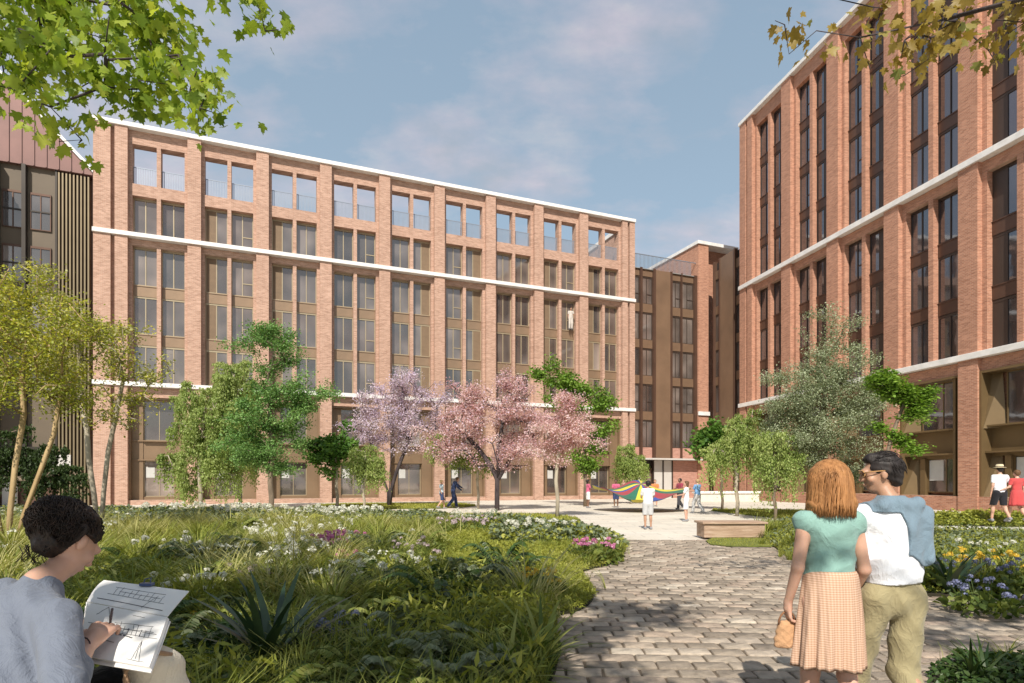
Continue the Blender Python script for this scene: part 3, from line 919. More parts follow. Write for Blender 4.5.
# lawns
lawns = [('flat lawn strip under the lilac blossom tree', [G(*p) for p in [(330, 503.8), (455, 503.6), (482, 505.5), (455, 508.5), (380, 509.5), (300, 508)]]),
         ('pointed lawn patch under the two pale trunks near the bed', [G(*p) for p in [(430, 515), (500, 514.2), (548, 514.5), (587, 519.5), (560, 521.3), (470, 521.5), (425, 520)]]),
         ('lawn strip under the weeping trees on the right', [G(*p) for p in [(700, 509.5), (760, 510), (900, 512), (900, 521), (800, 520), (750, 516)]]),
         ('small lawn patch at the foot of the timber bench', [G(*p) for p in [(704, 541), (735, 536), (780, 536), (792, 547), (770, 548.5), (712, 547.5)]])]
for lab, poly in lawns:
    poly = smooth_poly(poly, 1)
    flat('lawn_soil', poly, 0.03 if 'bench' in lab else 0.004, M['lawn'], thick=0.02)
    P = bed_points(poly, 160 if 'bench' not in lab else 1200)
    n = len(P); s = 0.10 if 'bench' not in lab else 0.05
    tp = blade_template(2, 0.16 if 'bench' not in lab else 0.09, 0.4)
    o = Leaves().add(tp, np.column_stack([P, np.full(n, 0.03)]), s*(0.6+0.7*RNG.random(n)), zrot(RNG.random(n)*6.28, RNG.normal(0, .3, n)), RNG.random(n)*0.8+0.2).build('lawn', GL['moss'])
    tag(o, lab, 'lawn', kind='stuff')

# individual plants ------------------------------------------------
def spiky(name, loc, r, n, label, mat=None, w=0.055, group=None, upright=0.0):
    ang = np.linspace(0, 2*pi*3.2, n)+RNG.normal(0, .2, n)
    tilt = -(np.linspace(0.12, 1.15-upright, n)+RNG.normal(0, 0.08, n))
    tp = blade_template(6, w, 0.35)
    P = np.column_stack([loc[0]+0.04*np.cos(ang), loc[1]+0.04*np.sin(ang), np.full(n, 0.05)])
    e = empty(name, (loc[0], loc[1], 0.05), label=label, cat='plant', group=group)
    P -= np.array([loc[0], loc[1], 0.05])
    Leaves().add(tp, P, r*(0.75+0.4*RNG.random(n)), zrot(ang, tilt), RNG.random(n)).build('leaves', mat or GL['spike'], e)
    return e
def fern(loc, r, n, label, mat, name='fern_plant', group=None, leafl=0.2):
    """arching fronds with leaflets on both sides"""
    L = Leaves(); st = MB()
    e = empty(name, (loc[0], loc[1], 0.05), label=label, cat='plant', group=group)
    for i in range(n):
        a = 2*pi*i/n*1.0+random.uniform(-.4, .4); rr = r*random.uniform(.7, 1.15); hh = r*random.uniform(.5, 1.0)
        ts = np.linspace(0.12, 1, 23)
        rad = rr*ts; z = hh*(np.sin(ts*2.1)) * 0.8
        px = np.cos(a)*rad; py = np.sin(a)*rad
        st.tube([(px[k], py[k], z[k]) for k in range(0, 23, 2)], 0.004, 3)
        for s in (-1, 1):
            k = len(ts); R = np.zeros((k, 3, 3))
            side = a+s*(1.15)
            dirv = np.stack([np.full(k, cos(side)), np.full(k, sin(side)), -0.25-0.3*RNG.random(k)], 1)
            dirv /= np.linalg.norm(dirv, axis=1)[:, None]
            w_ = np.tile([0.0, 0.0, 1.0], (k, 1))+RNG.normal(0, .25, (k, 3))
            u_ = np.cross(dirv, w_); u_ /= np.linalg.norm(u_, axis=1)[:, None]
            w_ = np.cross(u_, dirv)
            R[:, :, 0] = u_; R[:, :, 1] = dirv; R[:, :, 2] = w_
            L.add(T_OVAL, np.column_stack([px, py, z]), leafl*r*(1.25-ts)*1.5, R, np.clip(RNG.random(k)*.5+.3+.2*ts, 0, 1))
    L.build('leaves', mat, e); st.build('stems', GL['fern'], e)
    return e
HEADS = {}
def flowers(loc, spread, n, hr, head, mat, label, name='flower_clump', group=None, leafmat=None, dome=True, psz=0.5):
    """stems carrying round heads made of small petals"""
    e = empty(name, (loc[0], loc[1], 0.05), label=label, cat='flowers', group=group)
    st = MB(); B = Leaves()
    key = (mat.name, dome, psz)
    if key not in HEADS:
        HEADS[key] = []
        for v in range(3):
            k = 30; d = RNG.normal(size=(k, 3)); d /= np.linalg.norm(d, axis=1)[:, None]
            if dome: d[:, 2] = np.abs(d[:, 2])*.8-.15
            R = np.zeros((k, 3, 3)); aa = RNG.normal(size=(k, 3)); u_ = np.cross(aa, d); u_ /= np.linalg.norm(u_, axis=1)[:, None]
            R[:, :, 0] = u_; R[:, :, 1] = np.cross(d, u_); R[:, :, 2] = d
            o = Leaves().add(T_LEAF, d*.7, np.full(k, psz*1.5), R, RNG.random(k)).build('flower_head', mat)
            HEADS[key].append(o.data); bpy.data.objects.remove(o)
    far = n >= 30
    FV = []
    for i in range(n):
        a = random.uniform(0, 6.28); r = spread*math.sqrt(random.random()); x, y = r*cos(a), r*sin(a)
        h = random.uniform(*hr)
        st.tube([(x*.6, y*.6, 0), (x*.85, y*.85, h*.6), (x, y, h)], 0.004, 3)
        o = bpy.data.objects.new('flower_head', HEADS[key][i % 3]); o.location = (x, y, h); o.rotation_euler = (random.uniform(-.3, .3), random.uniform(-.3, .3), a*3)
        s_ = head*random.uniform(.6, 1.25); o.scale = (s_, s_, s_*random.uniform(.8, 1)); link(o, e)
    k = n*14
    a = RNG.random(k)*6.28; r = spread*1.1*np.sqrt(RNG.random(k))
    P = np.column_stack([r*np.cos(a), r*np.sin(a), RNG.random(k)*hr[0]*.85])
    B.add(T_OVAL, P, 0.06+0.07*RNG.random(k), frames(k, .3), RNG.random(k)*.7)
    st.build('stems', GL['fern'], e); B.build('leaves', leafmat or GL['fern'], e)
    return e
def pg(px, py, h=0.35):
    """ground point under a plant whose top sits at image point px,py"""
    D = (EYE-h)*F/(py-HOR); return ((px-512)/F*D, D)

spiky('spiky_plant', pg(268, 655, .2), .85, 40, 'large dark spiky rosette in the middle of the shaded bed', upright=.25)
spiky('spiky_plant', pg(536, 640, .25), .62, 36, 'spiky green plant at the corner of the bed by the stone path', GL['fern'], .05, upright=.2)
spiky('spiky_plant', pg(503, 672, .15), .60, 34, 'low strappy plant at the bottom of the bed beside the path', GL['fern'], .045)
spiky('spiky_plant', pg(953, 578, .25), .70, 26, 'tall sword-leaved rosette in the right bed beside the couple', w=.075, upright=.35)
spiky('spiky_plant', pg(978, 672, .1), .40, 30, 'dark strappy plant in the lower right corner', GL['dark'], .04)
fern(pg(420, 612, .45), .50, 13, 'grey green fern with broad arching fronds over the front shade', GL['grey'])
fern(pg(372, 585, .5), .55, 13, 'dark arching fern left of the grey fern', GL['fern'])
fern(pg(460, 640, .4), .45, 12, 'dusty green fern between the two strappy plants', GL['grey'])
fern(pg(395, 655, .3), .42, 12, 'low grey leafy fern near the bottom edge of the bed', GL['grey'])
fern(pg(330, 625, .35), .42, 12, 'small dark fern behind the spiky rosette', GL['fern'])
fern(pg(180, 560, .4), .45, 12, 'green fern just beyond the sketchbook', GL['fern'])
fern(pg(350, 545, .5), .6, 13, 'yellow green fern in front of the pink flowers', GL['moss'])
fern(pg(100, 540, .45), .55, 12, 'bright fern behind the seated person', GL['moss'])
fern(pg(230, 520, .55), .7, 13, 'broad green fern under the weeping trees', GL['fern'])
fern(pg(300, 515, .55), .7, 13, 'broad yellow fern near the far edge of the bed', GL['moss'])
fern(pg(150, 527, .5), .65, 13, 'green fern beside the double-stemmed tree', GL['fern'])
fern(pg(30, 610, .6), .5, 12, 'dark fern hidden at far left', GL['fern'])
flowers(pg(285, 533, .5), .8, 42, (.35, .62), .075, GL['white'], 'dense drift of white round flowers in the sunlit centre', leafmat=GL['grass'])
flowers(pg(308, 548, .5), .55, 22, (.35, .58), .07, GL['white'], 'white flower drift just in front of the largest white drift')
flowers(pg(190, 580, .45), .42, 20, (.3, .5), .055, GL['white'], 'cream white pompom flowers beyond the sketchbook')
flowers(pg(170, 543, .5), .6, 20, (.35, .6), .06, GL['white'], 'scattered white pompoms on the left of the bed')
flowers(pg(245, 570, .45), .35, 9, (.3, .5), .05, GL['mauve'], 'faded mauve pompoms left of centre')
flowers(pg(398, 563, .45), .40, 14, (.3, .5), .06, GL['white'], 'white lily-like flowers at the centre of the bed')
flowers(pg(415, 545, .45), .5, 16, (.3, .5), .05, GL['mauve'], 'pale mauve flowers behind the centre white flowers')
flowers(pg(328, 537, .55), .34, 16, (.42, .6), .07, GL['pink'], 'bright magenta pink flower cluster in the bed')
flowers(pg(352, 536, .5), .30, 10, (.35, .55), .055, GL['pink'], 'smaller pink flower cluster right of the magenta one')
flowers(pg(345, 553, .45), .15, 5, (.35, .45), .05, GL['pink'], 'single small pink bloom in front of the pink clusters')
flowers(pg(594, 543, .38), .45, 26, (.28, .42), .05, GL['pink'], 'pink flowers on the round end of the bed by the path')
flowers(pg(600, 541, .38), .35, 14, (.28, .42), .045, GL['white'], 'white flowers mixed with the pink ones at the bed end')
flowers(pg(540, 576, .33), .30, 16, (.25, .36), .045, GL['yellow'], 'yellow flowers in the bright ground cover')
flowers(pg(228, 622, .2), .30, 16, (.12, .26), .035, GL['yellow'], 'small ochre flowers in the shade left of the spiky rosette')
flowers(pg(300, 633, .25), .35, 16, (.15, .3), .04, GL['blue'], 'dusky blue globe flowers in front of the shaded bed')
flowers(pg(350, 618, .35), .30, 14, (.2, .36), .04, GL['blue'], 'blue grey globe flowers right of the spiky rosette')
flowers(pg(540, 524, .45), .9, 34, (.35, .5), .08, GL['white'], 'silvery white flowers along the far right edge of the bed')
flowers(pg(470, 521, .45), .9, 30, (.35, .5), .07, GL['mauve'], 'greyish flowers along the far edge behind the lawn cover')
flowers(pg(250, 508, .5), 1.6, 60, (.4, .6), .10, GL['white'], 'hazy white flower border at the back below the weeping tree')
flowers(pg(340, 510, .5), 1.5, 50, (.4, .58), .10, GL['white'], 'hazy white flower border at the back below the lilac tree')
flowers(pg(175, 507, .5), 1.3, 34, (.4, .6), .10, GL['white'], 'hazy white flower border at the back on the left')
flowers(pg(978, 557, .45), .55, 26, (.3, .5), .05, GL['yellow'], 'yellow flowers in the right bed near the picture edge')
flowers(pg(1004, 566, .4), .45, 24, (.28, .45), .045, GL['blue'], 'blue globe flowers in the right bed below the yellow ones')
flowers(pg(935, 560, .42), .5, 26, (.28, .45), .045, GL['blue'], 'blue globe flowers in the right bed behind the sword-leaved rosette')
flowers(pg(990, 585, .35), .4, 20, (.2, .36), .045, GL['blue'], 'low blue flowers at the front of the right bed')
flowers(pg(985, 547, .42), .4, 10, (.35, .48), .05, GL['white'], 'a few white flowers at the back of the right bed')

ferns_ = [(215, 600), (255, 585), (300, 600), (340, 655), (365, 640), (430, 660), (455, 600), (490, 610), (235, 640), (205, 650), (310, 575), (400, 590), (480, 575), (280, 560), (440, 675), (375, 672), (250, 675), (190, 672), (130, 575), (520, 600)]
for i, (a, b) in enumerate(ferns_):
    fern(pg(a, b, .42), random.uniform(.30, .46), 13, 'mixed green fern among the shaded front planting', [GL['fern'], GL['grey'], GL['dark'], GL['fern']][i % 4], group='ferns through the shaded front of the left bed', leafl=.15)
mid_ = [(60, 560), (110, 556), (140, 548), (205, 545), (215, 562), (262, 545), (250, 556), (318, 560), (360, 565), (385, 552), (430, 556), (445, 575), (465, 560), (170, 535), (240, 534), (380, 535), (420, 532), (130, 600), (165, 610), (75, 545), (500, 548), (520, 560)]
for i, (a, b) in enumerate(mid_):
    fern(pg(a, b, .5), random.uniform(.5, .75), 13, 'feathery shrub standing among the meadow grass', [GL['grey'], GL['fern'], GL['dark']][i % 3], name='feathery_shrub', group='feathery shrubs through the middle of the left bed', leafl=.13)
def white_drift():
    P = bed_points(bedL, 6, (np.array([-16, 5.4]), np.array([2.5, 20]))); nz = vnoise(P, 1.5, 21); P = P[(nz > .15) & np.isin(zone_L(P), [2, 3, 1]) & ((P[:, 0] < -.6) | (nz > .62))]
    n = len(P); h = .36+.26*RNG.random(n); k = 16; hd = .035+.03*RNG.random(n)
    d = RNG.normal(size=(n, k, 3)); d /= np.linalg.norm(d, axis=2)[..., None]; d[..., 2] = np.abs(d[..., 2])*.8-.1
    C = np.concatenate([np.repeat(P, k, 0), np.repeat(h, k)[:, None]], 1)+d.reshape(-1, 3)*np.repeat(hd, k)[:, None]
    tag(Leaves().add(T_LEAF, C, np.repeat(hd, k)*.9, frames(n*k, .2), RNG.random(n*k)).build('small_flowers', GL['white']), 'small cream white flower heads dotted through the left bed', 'flowers', kind='stuff')
    P = bed_points(bedL, 900, (np.array([-9, 1.2]), np.array([1.4, 8.5]))); nz = vnoise(P, .8, 33); P = P[nz > .1]; n = len(P)
    tag(Leaves().add(T_NARROW, np.column_stack([P, .1+.35*RNG.random(n)]), .05+.06*RNG.random(n), frames(n, -.1), RNG.random(n)*.8).build('feathery_shrubs', GL['moss']), 'fine yellow green leaves through the shaded front of the left bed', 'ground cover', kind='stuff')
white_drift()
# ------------------------------------------------------------------ bench, planter
def wood_mat():
    m, nt, b, out = newmat('weathered_timber')
    c = ramp(nt, noise(nt, 3.0, 6, sx=(0.6, 2, 6), rough=.65), [(0.3, (0.27, 0.17, 0.11)), (0.55, (0.42, 0.29, 0.2)), (0.75, (0.55, 0.43, 0.33))])
    nt.links.new(c, b.inputs['Base Color']); b.inputs['Roughness'].default_value = .8
    bump(nt, noise(nt, 14, 5, sx=(0.5, 2, 8)), b, .5, .02)
    return m
M['timber'] = wood_mat()
bench = empty('timber_bench', (6.1, 15.75, 0), 0, 'chunky weathered timber block bench on the lawn patch by the path', 'bench')
MB().box(-1.15, .42, -.3, .35, .05, .40).build('base', M['timber'], bench, bevel=.02)
MB().box(-1.2, .48, -.35, .4, .402, .46).build('seat', M['timber'], bench, bevel=.012)
pl = empty('concrete_planter', (15.6, 44.5, 0), 0.1, 'long pale concrete planter wall in front of the corner link', 'planter')
MB().box(-2.0, 2.6, -.5, .5, 0, .62).build('wall', M['kerb'], pl, bevel=.02)
MB().box(-2.1, 2.7, -.6, .6, .621, .78).build('coping', M['stone'], pl, bevel=.01)
# kerb along the path strip in the right bed
tag(MB().prism([G(905, 532), G(1100, 536), G(1400, 540), G(1400, 537), G(1100, 533.6), G(912, 529.8)], 0.004, 0.14).build('path_kerb', M['stone']), kind='structure')
# ------------------------------------------------------------------ trees
BK = {
 'pale': bark_mat('pale_bark', (0.30, 0.25, 0.18), (0.50, 0.44, 0.34)),
 'yellow': bark_mat('ochre_bark', (0.30, 0.20, 0.09), (0.52, 0.38, 0.20)),
 'dark': bark_mat('dark_bark', (0.03, 0.022, 0.025), (0.09, 0.07, 0.07)),
 'brown': bark_mat('brown_bark', (0.12, 0.09, 0.06), (0.26, 0.2, 0.14)),
}
LM = {
 'fresh': leaf_mat('fresh_green_leaf', [(0.06, 0.12, 0.015), (0.12, 0.22, 0.03), (0.20, 0.34, 0.05), (0.32, 0.46, 0.09)], .4),
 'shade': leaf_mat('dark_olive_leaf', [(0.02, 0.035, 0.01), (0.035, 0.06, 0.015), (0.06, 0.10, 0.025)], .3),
 'yellow': leaf_mat('yellow_green_leaf', [(0.12, 0.17, 0.02), (0.25, 0.31, 0.035), (0.42, 0.43, 0.045), (0.62, 0.53, 0.07)], .35),
 'greyyel': leaf_mat('sparse_olive_leaf', [(0.15, 0.17, 0.07), (0.30, 0.30, 0.10), (0.46, 0.44, 0.15)], .3),
 'weep': leaf_mat('light_olive_green_leaf', [(0.09, 0.14, 0.03), (0.19, 0.27, 0.06), (0.31, 0.39, 0.11), (0.45, 0.50, 0.20)], .35),
 'emer': leaf_mat('emerald_leaf', [(0.055, 0.12, 0.035), (0.11, 0.22, 0.06), (0.19, 0.35, 0.10), (0.32, 0.47, 0.17)], .35),
 'deep': leaf_mat('deep_green_leaf', [(0.035, 0.085, 0.015), (0.07, 0.16, 0.025), (0.13, 0.26, 0.045), (0.22, 0.36, 0.08)], .35),
 'olive': leaf_mat('grey_olive_leaf', [(0.10, 0.13, 0.07), (0.20, 0.245, 0.135), (0.34, 0.385, 0.235), (0.50, 0.54, 0.39)], .25, .55),
 'lilac': leaf_mat('lilac_blossom', [(0.30, 0.23, 0.36), (0.50, 0.40, 0.58), (0.68, 0.58, 0.74), (0.84, 0.78, 0.88)], .4, .8),
 'pink': leaf_mat('pink_blossom', [(0.32, 0.14, 0.18), (0.54, 0.31, 0.36), (0.72, 0.52, 0.56), (0.87, 0.76, 0.79)], .4, .8),
 'maple': leaf_mat('maple_leaf', [(0.09, 0.16, 0.018), (0.20, 0.30, 0.03), (0.34, 0.43, 0.05), (0.50, 0.54, 0.10)], .5, .45),
 'oak': leaf_mat('golden_leaf', [(0.16, 0.12, 0.03), (0.27, 0.19, 0.04), (0.36, 0.27, 0.07), (0.20, 0.24, 0.07)], .45, .45),
}
def grow(base, stems, tips, rng, wander=0.12, seg=0.5, upbias=0.6):
    """skeleton: stems = list of polylines from the base; tips joined to the nearest fitting node"""
    nodes = []; par = []
    for st in stems:
        prev = -1
        for p in st:
            nodes.append(np.array(p, float)); par.append(prev); prev = len(nodes)-1
    nstem = len(nodes)
    startable = [i for i in range(len(nodes)) if par[i] != -1]
    order = np.argsort([min(np.linalg.norm(t-nodes[i]) for i in startable) for t in tips])
    ends = []
    NA = np.array([nodes[i] for i in startable]); ids = list(startable)
    for ti in order:
        t = tips[ti]
        d = t-NA
        dist = np.linalg.norm(d, axis=1)
        pen = dist*(1+upbias*np.clip(0.35-d[:, 2]/(dist+1e-6), 0, 2))
        j = int(np.argmin(pen)); prev = ids[j]; p0 = NA[j]
        L = dist[j]; k = max(1, int(L/seg))
        off = rng.normal(0, wander*L, 3)
        for s in range(1, k+1):
            a = s/k
            p = p0*(1-a)+t*a+off*sin(pi*a)*0.6+rng.normal(0, 0.03*min(L, 1), 3)*(s < k)
            p[2] += 0.12*L*sin(pi*a)
            nodes.append(p); par.append(prev); prev = len(nodes)-1
            NA = np.vstack([NA, p]); ids.append(prev)
        ends.append(prev)
    return nodes, par, ends

def wood(nodes, par, tip_r, stem_r, name, mat, parent, expo=2.2, thin=None):
    n = len(nodes); r = np.zeros(n)
    ch = [[] for _ in range(n)]
    for i, p in enumerate(par):
        if p >= 0: ch[p].append(i)
    order = list(range(n))[::-1]
    # children have larger indices than parents
    acc = np.zeros(n)
    for i in order:
        if not ch[i]: acc[i] = tip_r**expo
        else: acc[i] = sum(acc[c] for c in ch[i])
    r = acc**(1/expo)
    k = stem_r/max(r.max(), 1e-6)
    r = np.maximum(r*k, tip_r)
    if thin is not None:
        yy = np.array([p[1] for p in nodes]); r = np.maximum(r*np.where(yy > thin, .34, 1.0), tip_r*.8)
    mb = MB()
    # walk chains
    done = set()
    roots = [i for i, p in enumerate(par) if p < 0]
    stack = [(i, None) for i in roots]
    while stack:
        i, frm = stack.pop()
        pts = []; rad = []
        if frm is not None: pts.append(nodes[frm]); rad.append(min(r[frm], r[i]*1.15))
        cur = i
        while True:
            pts.append(nodes[cur]); rad.append(r[cur])
            if not ch[cur]: break
            c = max(ch[cur], key=lambda q: r[q])
            for o_ in ch[cur]:
                if o_ != c: stack.append((o_, cur))
            cur = c
        if len(pts) > 1:
            rad[-1] *= .6
            mb.tube(pts, rad, 7 if max(rad) > .05 else 4)
    return mb.build(name, mat, parent, smooth=True)

def blob_world(b, D, base):
    px, py, rx, ry = b[:4]
    dy = b[4] if len(b) > 4 else 0.0
    c = np.array(W(px, py, D+dy)); s = (D+dy)/F
    return c-np.array(base), np.array([rx*s, min(rx, ry)*s*1.0, ry*s])

def tree(name, label, D, base_px, blobs, leaf, bark, nt=70, nl=9000, ls=0.16, tpl=T_LEAF, stem_r=0.14, fork=0.35, weep=0.0,
         stems=None, up=0.4, sig=0.38, tip_r=0.012, seed=1, group=None, cat='tree', crown='crown', leaf2=None, zsq=0.8, lean=0.0, twig=0, depth=0.8, clump_s=1.0):
    rng = np.random.default_rng(seed)
    X = (base_px-512)/F*D
    base = (X, D, 0.0)
    e = empty(name, base, 0, label, cat, group)
    bl = [blob_world(b, D, base) for b in blobs]
    vol = np.array([np.prod(r) for c, r in bl])**0.8; pr = vol/vol.sum()
    tips = []
    cores = []
    while not weep and len(cores) < max(12, nt//5):
        c, r = bl[len(cores)] if len(cores) < len(bl) else bl[rng.choice(len(bl), p=pr)]
        d = rng.normal(size=3); d /= np.linalg.norm(d)
        p = c+d*r*np.array([1, depth, 1])*(.35+.62*rng.random()**.5)
        if p[2] > .8: cores.append((p, r))
    while not weep and len(tips) < nt*.68:
        p, r = cores[rng.integers(0, len(cores))]
        q = p+rng.normal(0, 1, 3)*np.array([.40, .40, .24])*clump_s
        if q[2] > .5: tips.append(q)
    while len(tips) < nt:
        c, r = bl[rng.choice(len(bl), p=pr)]
        d = rng.normal(size=3); d /= np.linalg.norm(d)
        rad = rng.random()**0.36
        p = c+d*r*np.array([1, depth, 1])*rad
        if p[2] > 0.5: tips.append(p)
    tips = np.array(tips)
    ztop = max(c[2]+r[2] for c, r in bl); zlow = min(c[2]-r[2] for c, r in bl)
    cx = sum(c[0]*p for (c, r), p in zip(bl, pr))
    if stems is None:
        f = fork*ztop
        pts = [(0, 0, 0), (0.03, 0, f*.35), (-.04+lean*.5, .02, f*.7), (lean, 0, f)]
        q = f
        while q < ztop*0.72:
            q += 0.6; a = (q-f)/(ztop*0.72-f+.01)
            pts.append((lean+cx*a*.8+rng.normal(0, .06), rng.normal(0, .06), q))
        stems = [pts]
    nodes, par, ends = grow(base, stems, tips, rng)
    wood(nodes, par, tip_r, stem_r, 'trunk', BK[bark], e)
    # leaves gather round the outer ends of the twigs
    A = np.array([nodes[i] for i in ends])
    A2 = np.array([nodes[par[i]] for i in ends])
    k = rng.integers(0, len(A), nl)
    t = rng.random(nl)[:, None]*0.9
    g = rng.normal(0, sig, (nl, 3))*np.array([1, 1, .7])
    P = A[k]*(1-t)+A2[k]*t+g
    clump = rng.random(len(A))
    if weep:
        ns = max(6, nt//1)
        # hanging strands: each twig end drops several curtains
        m = 5
        sx = rng.normal(0, sig*1.1, (len(A), m, 2)); ln = weep*(0.35+0.9*rng.random((len(A), m)))
        j = rng.integers(0, m, nl); u = rng.random(nl)
        P = A[k].copy()
        P[:, 0] += sx[k, j, 0]*(0.7+0.3*u)+rng.normal(0, .07, nl); P[:, 1] += sx[k, j, 1]*(0.7+0.3*u)+rng.normal(0, .07, nl)
        P[:, 2] += 0.25*np.sin(u*pi)-ln[k, j]*u**1.2+rng.normal(0, .05, nl)
    ok = P[:, 2] > 0.25
    P = P[ok]; k = k[ok]; n = len(P)
    R = frames(n, up, rng)
    if weep:
        # leaves hang: long axis downwards
        v = np.column_stack([rng.normal(0, .35, n), rng.normal(0, .35, n), -np.ones(n)]); v /= np.linalg.norm(v, axis=1)[:, None]
        a = rng.normal(size=(n, 3)); u_ = np.cross(v, a); u_ /= np.linalg.norm(u_, axis=1)[:, None]
        R = np.stack([u_, v, np.cross(u_, v)], -1)
    tint = np.clip(0.15+0.35*clump[k]+0.5*rng.random(n), 0, 1)
    S = ls*(0.55+0.8*rng.random(n))
    if leaf2:
        s2 = rng.random(n) < leaf2[1]
        Leaves().add(tpl, P[s2], S[s2]*1.1, R[s2], tint[s2]).build('leaves', LM[leaf2[0]], e)
        s2 = ~s2
        Leaves().add(tpl, P[s2], S[s2], R[s2], tint[s2]).build(crown, LM[leaf], e)
    else:
        Leaves().add(tpl, P, S, R, tint).build(crown, LM[leaf], e)
    return e

# left edge
def st(*pts): return [tuple(p) for p in pts]
tree('ochre_tree', 'yellow leaved multi-stemmed tree with ochre trunks behind the seated person', 12.5, 8,
     [(-30, 350, 75, 75), (30, 345, 62, 65), (55, 395, 45, 38), (70, 320, 30, 35), (35, 290, 20, 25), (-10, 300, 40, 40)], 'yellow', 'yellow', nt=230, nl=20000, ls=.062,
     stems=[st((0, 0, 0), (.05, 0, .9), (.12, .05, 1.9), (.25, .1, 2.9), (.2, .1, 3.8)), st((.05, .1, 0), (.25, .1, .8), (.55, .15, 1.7), (.8, .2, 2.5), (.95, .2, 3.4)), st((-.05, 0, 0), (-.25, 0, 1.0), (-.45, .1, 2.1), (-.6, .1, 3.3))],
     stem_r=.055, sig=.15, seed=3, clump_s=.75, leaf2=('greyyel', .3), tip_r=.006)
tree('slender_tree', 'double-stemmed pale tree with sparse yellowish leaves against the brick corner', 16, 98,
     [(105, 370, 48, 52), (140, 360, 30, 42), (80, 330, 42, 40), (40, 270, 14, 30), (55, 300, 25, 30), (128, 400, 34, 30), (60, 370, 38, 40)], 'greyyel', 'pale', nt=210, nl=13000, ls=.068,
     stems=[st((0, 0, 0), (-.1, 0, 1.1), (-.25, 0, 2.1), (-.3, 0, 2.9), (-.5, 0, 3.9)), st((.04, .05, 0), (.12, .05, 1.2), (.2, .1, 2.3), (.4, .1, 3.2), (.6, .1, 4.2))],
     stem_r=.065, sig=.13, seed=5, clump_s=.75, leaf2=('yellow', .4), tip_r=.008)
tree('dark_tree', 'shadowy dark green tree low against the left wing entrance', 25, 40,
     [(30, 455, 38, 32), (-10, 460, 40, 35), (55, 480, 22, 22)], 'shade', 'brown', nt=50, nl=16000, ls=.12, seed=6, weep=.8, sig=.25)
# weeping pair and emerald tree
tree('weeping_tree', 'olive green weeping tree left of the emerald tree', 29, 200,
     [(205, 412, 30, 36), (190, 455, 26, 36), (235, 385, 24, 28), (185, 400, 20, 16), (225, 445, 28, 34)], 'weep', 'pale', nt=100, nl=42000, ls=.10, seed=7, weep=1.3, sig=.20, stem_r=.10)
tree('weeping_tree', 'taller weeping tree directly behind the emerald tree', 33, 240,
     [(238, 385, 24, 26), (245, 430, 30, 40), (215, 395, 20, 20)], 'weep', 'pale', nt=70, nl=22000, ls=.11, seed=8, weep=1.1, sig=.22, stem_r=.10)
tree('emerald_tree', 'vivid emerald green tree with a tall pointed top', 27.5, 271,
     [(270, 420, 48, 34), (255, 395, 34, 28), (285, 455, 36, 26), (268, 352, 34, 26), (262, 328, 16, 18), (292, 400, 28, 24), (310, 395, 18, 14), (245, 455, 26, 24)], 'emer', 'brown', nt=210, nl=34000, ls=.09, tpl=T_OVAL, seed=9, sig=.2, stem_r=.12, fork=.22)
tree('small_green_tree', 'small dark green tree between the emerald and lilac trees', 33, 337,
     [(330, 452, 20, 18), (345, 440, 14, 16), (318, 450, 12, 12)], 'deep', 'pale', nt=50, nl=4500, ls=.19, seed=10, sig=.2, clump_s=.7, stem_r=.09, fork=.4, tpl=T_OVAL)
tree('small_weeping_tree', 'small weeping tree under the left side of the lilac crown', 31, 364,
     [(362, 458, 20, 16), (372, 470, 15, 15)], 'weep', 'pale', nt=40, nl=9000, ls=.09, seed=11, weep=.9, sig=.2, stem_r=.07)
tree('lilac_tree', 'lilac blossom tree with dark forking trunk', 36, 388,
     [(385, 420, 38, 34), (365, 410, 26, 28), (410, 405, 30, 34), (420, 430, 30, 26), (395, 385, 24, 22), (430, 390, 16, 18)], 'lilac', 'dark', nt=260, nl=24000, ls=.105, seed=12, sig=.2, stem_r=.11, tip_r=.016,
     stems=[st((0, 0, 0), (0, 0, .9), (-.25, 0, 1.6), (-.6, 0, 2.5), (-1.0, .1, 3.6), (-1.3, 0, 4.6)), st((.05, 0, 0), (.08, 0, 1.0), (.1, 0, 2.0), (.2, .2, 3.4), (.3, .2, 4.8)), st((.1, 0, 0), (.2, 0, 1.0), (.5, -.1, 2.0), (.95, 0, 3.2), (1.4, 0, 4.4))])
tree('sapling_tree', 'pale thin-trunked sapling with light green leaves left of the pink blossom tree', 33, 478,
     [(462, 455, 22, 12), (445, 445, 16, 14), (474, 462, 16, 10)], 'weep', 'pale', nt=40, nl=8500, ls=.10, seed=13, weep=.6, sig=.2, stem_r=.075, fork=.5)
tree('pink_blossom_tree', 'large pink blossom tree with dark spreading limbs in the centre', 31, 497,
     [(490, 428, 50, 38), (455, 430, 34, 30), (532, 438, 38, 32), (500, 398, 34, 26), (470, 402, 28, 22), (512, 383, 14, 16), (442, 442, 20, 18), (520, 455, 34, 16)], 'pink', 'dark', nt=320, nl=40000, ls=.095, seed=14, sig=.2, stem_r=.13, tip_r=.014,
     stems=[st((0, 0, 0), (0, 0, .9), (.02, 0, 1.6), (-.3, 0, 2.3), (-.9, .1, 3.1), (-1.6, 0, 3.9)), st((.0, .0, 1.5), (.1, 0, 2.4), (.1, .2, 3.5), (.3, .1, 4.6)), st((0, 0, 1.5), (.4, 0, 2.2), (.9, .1, 2.9), (1.5, 0, 3.7)), st((0, 0, 1.55), (.05, -.6, 2.4), (-.2, -1.1, 3.4))], leaf2=('lilac', .12))
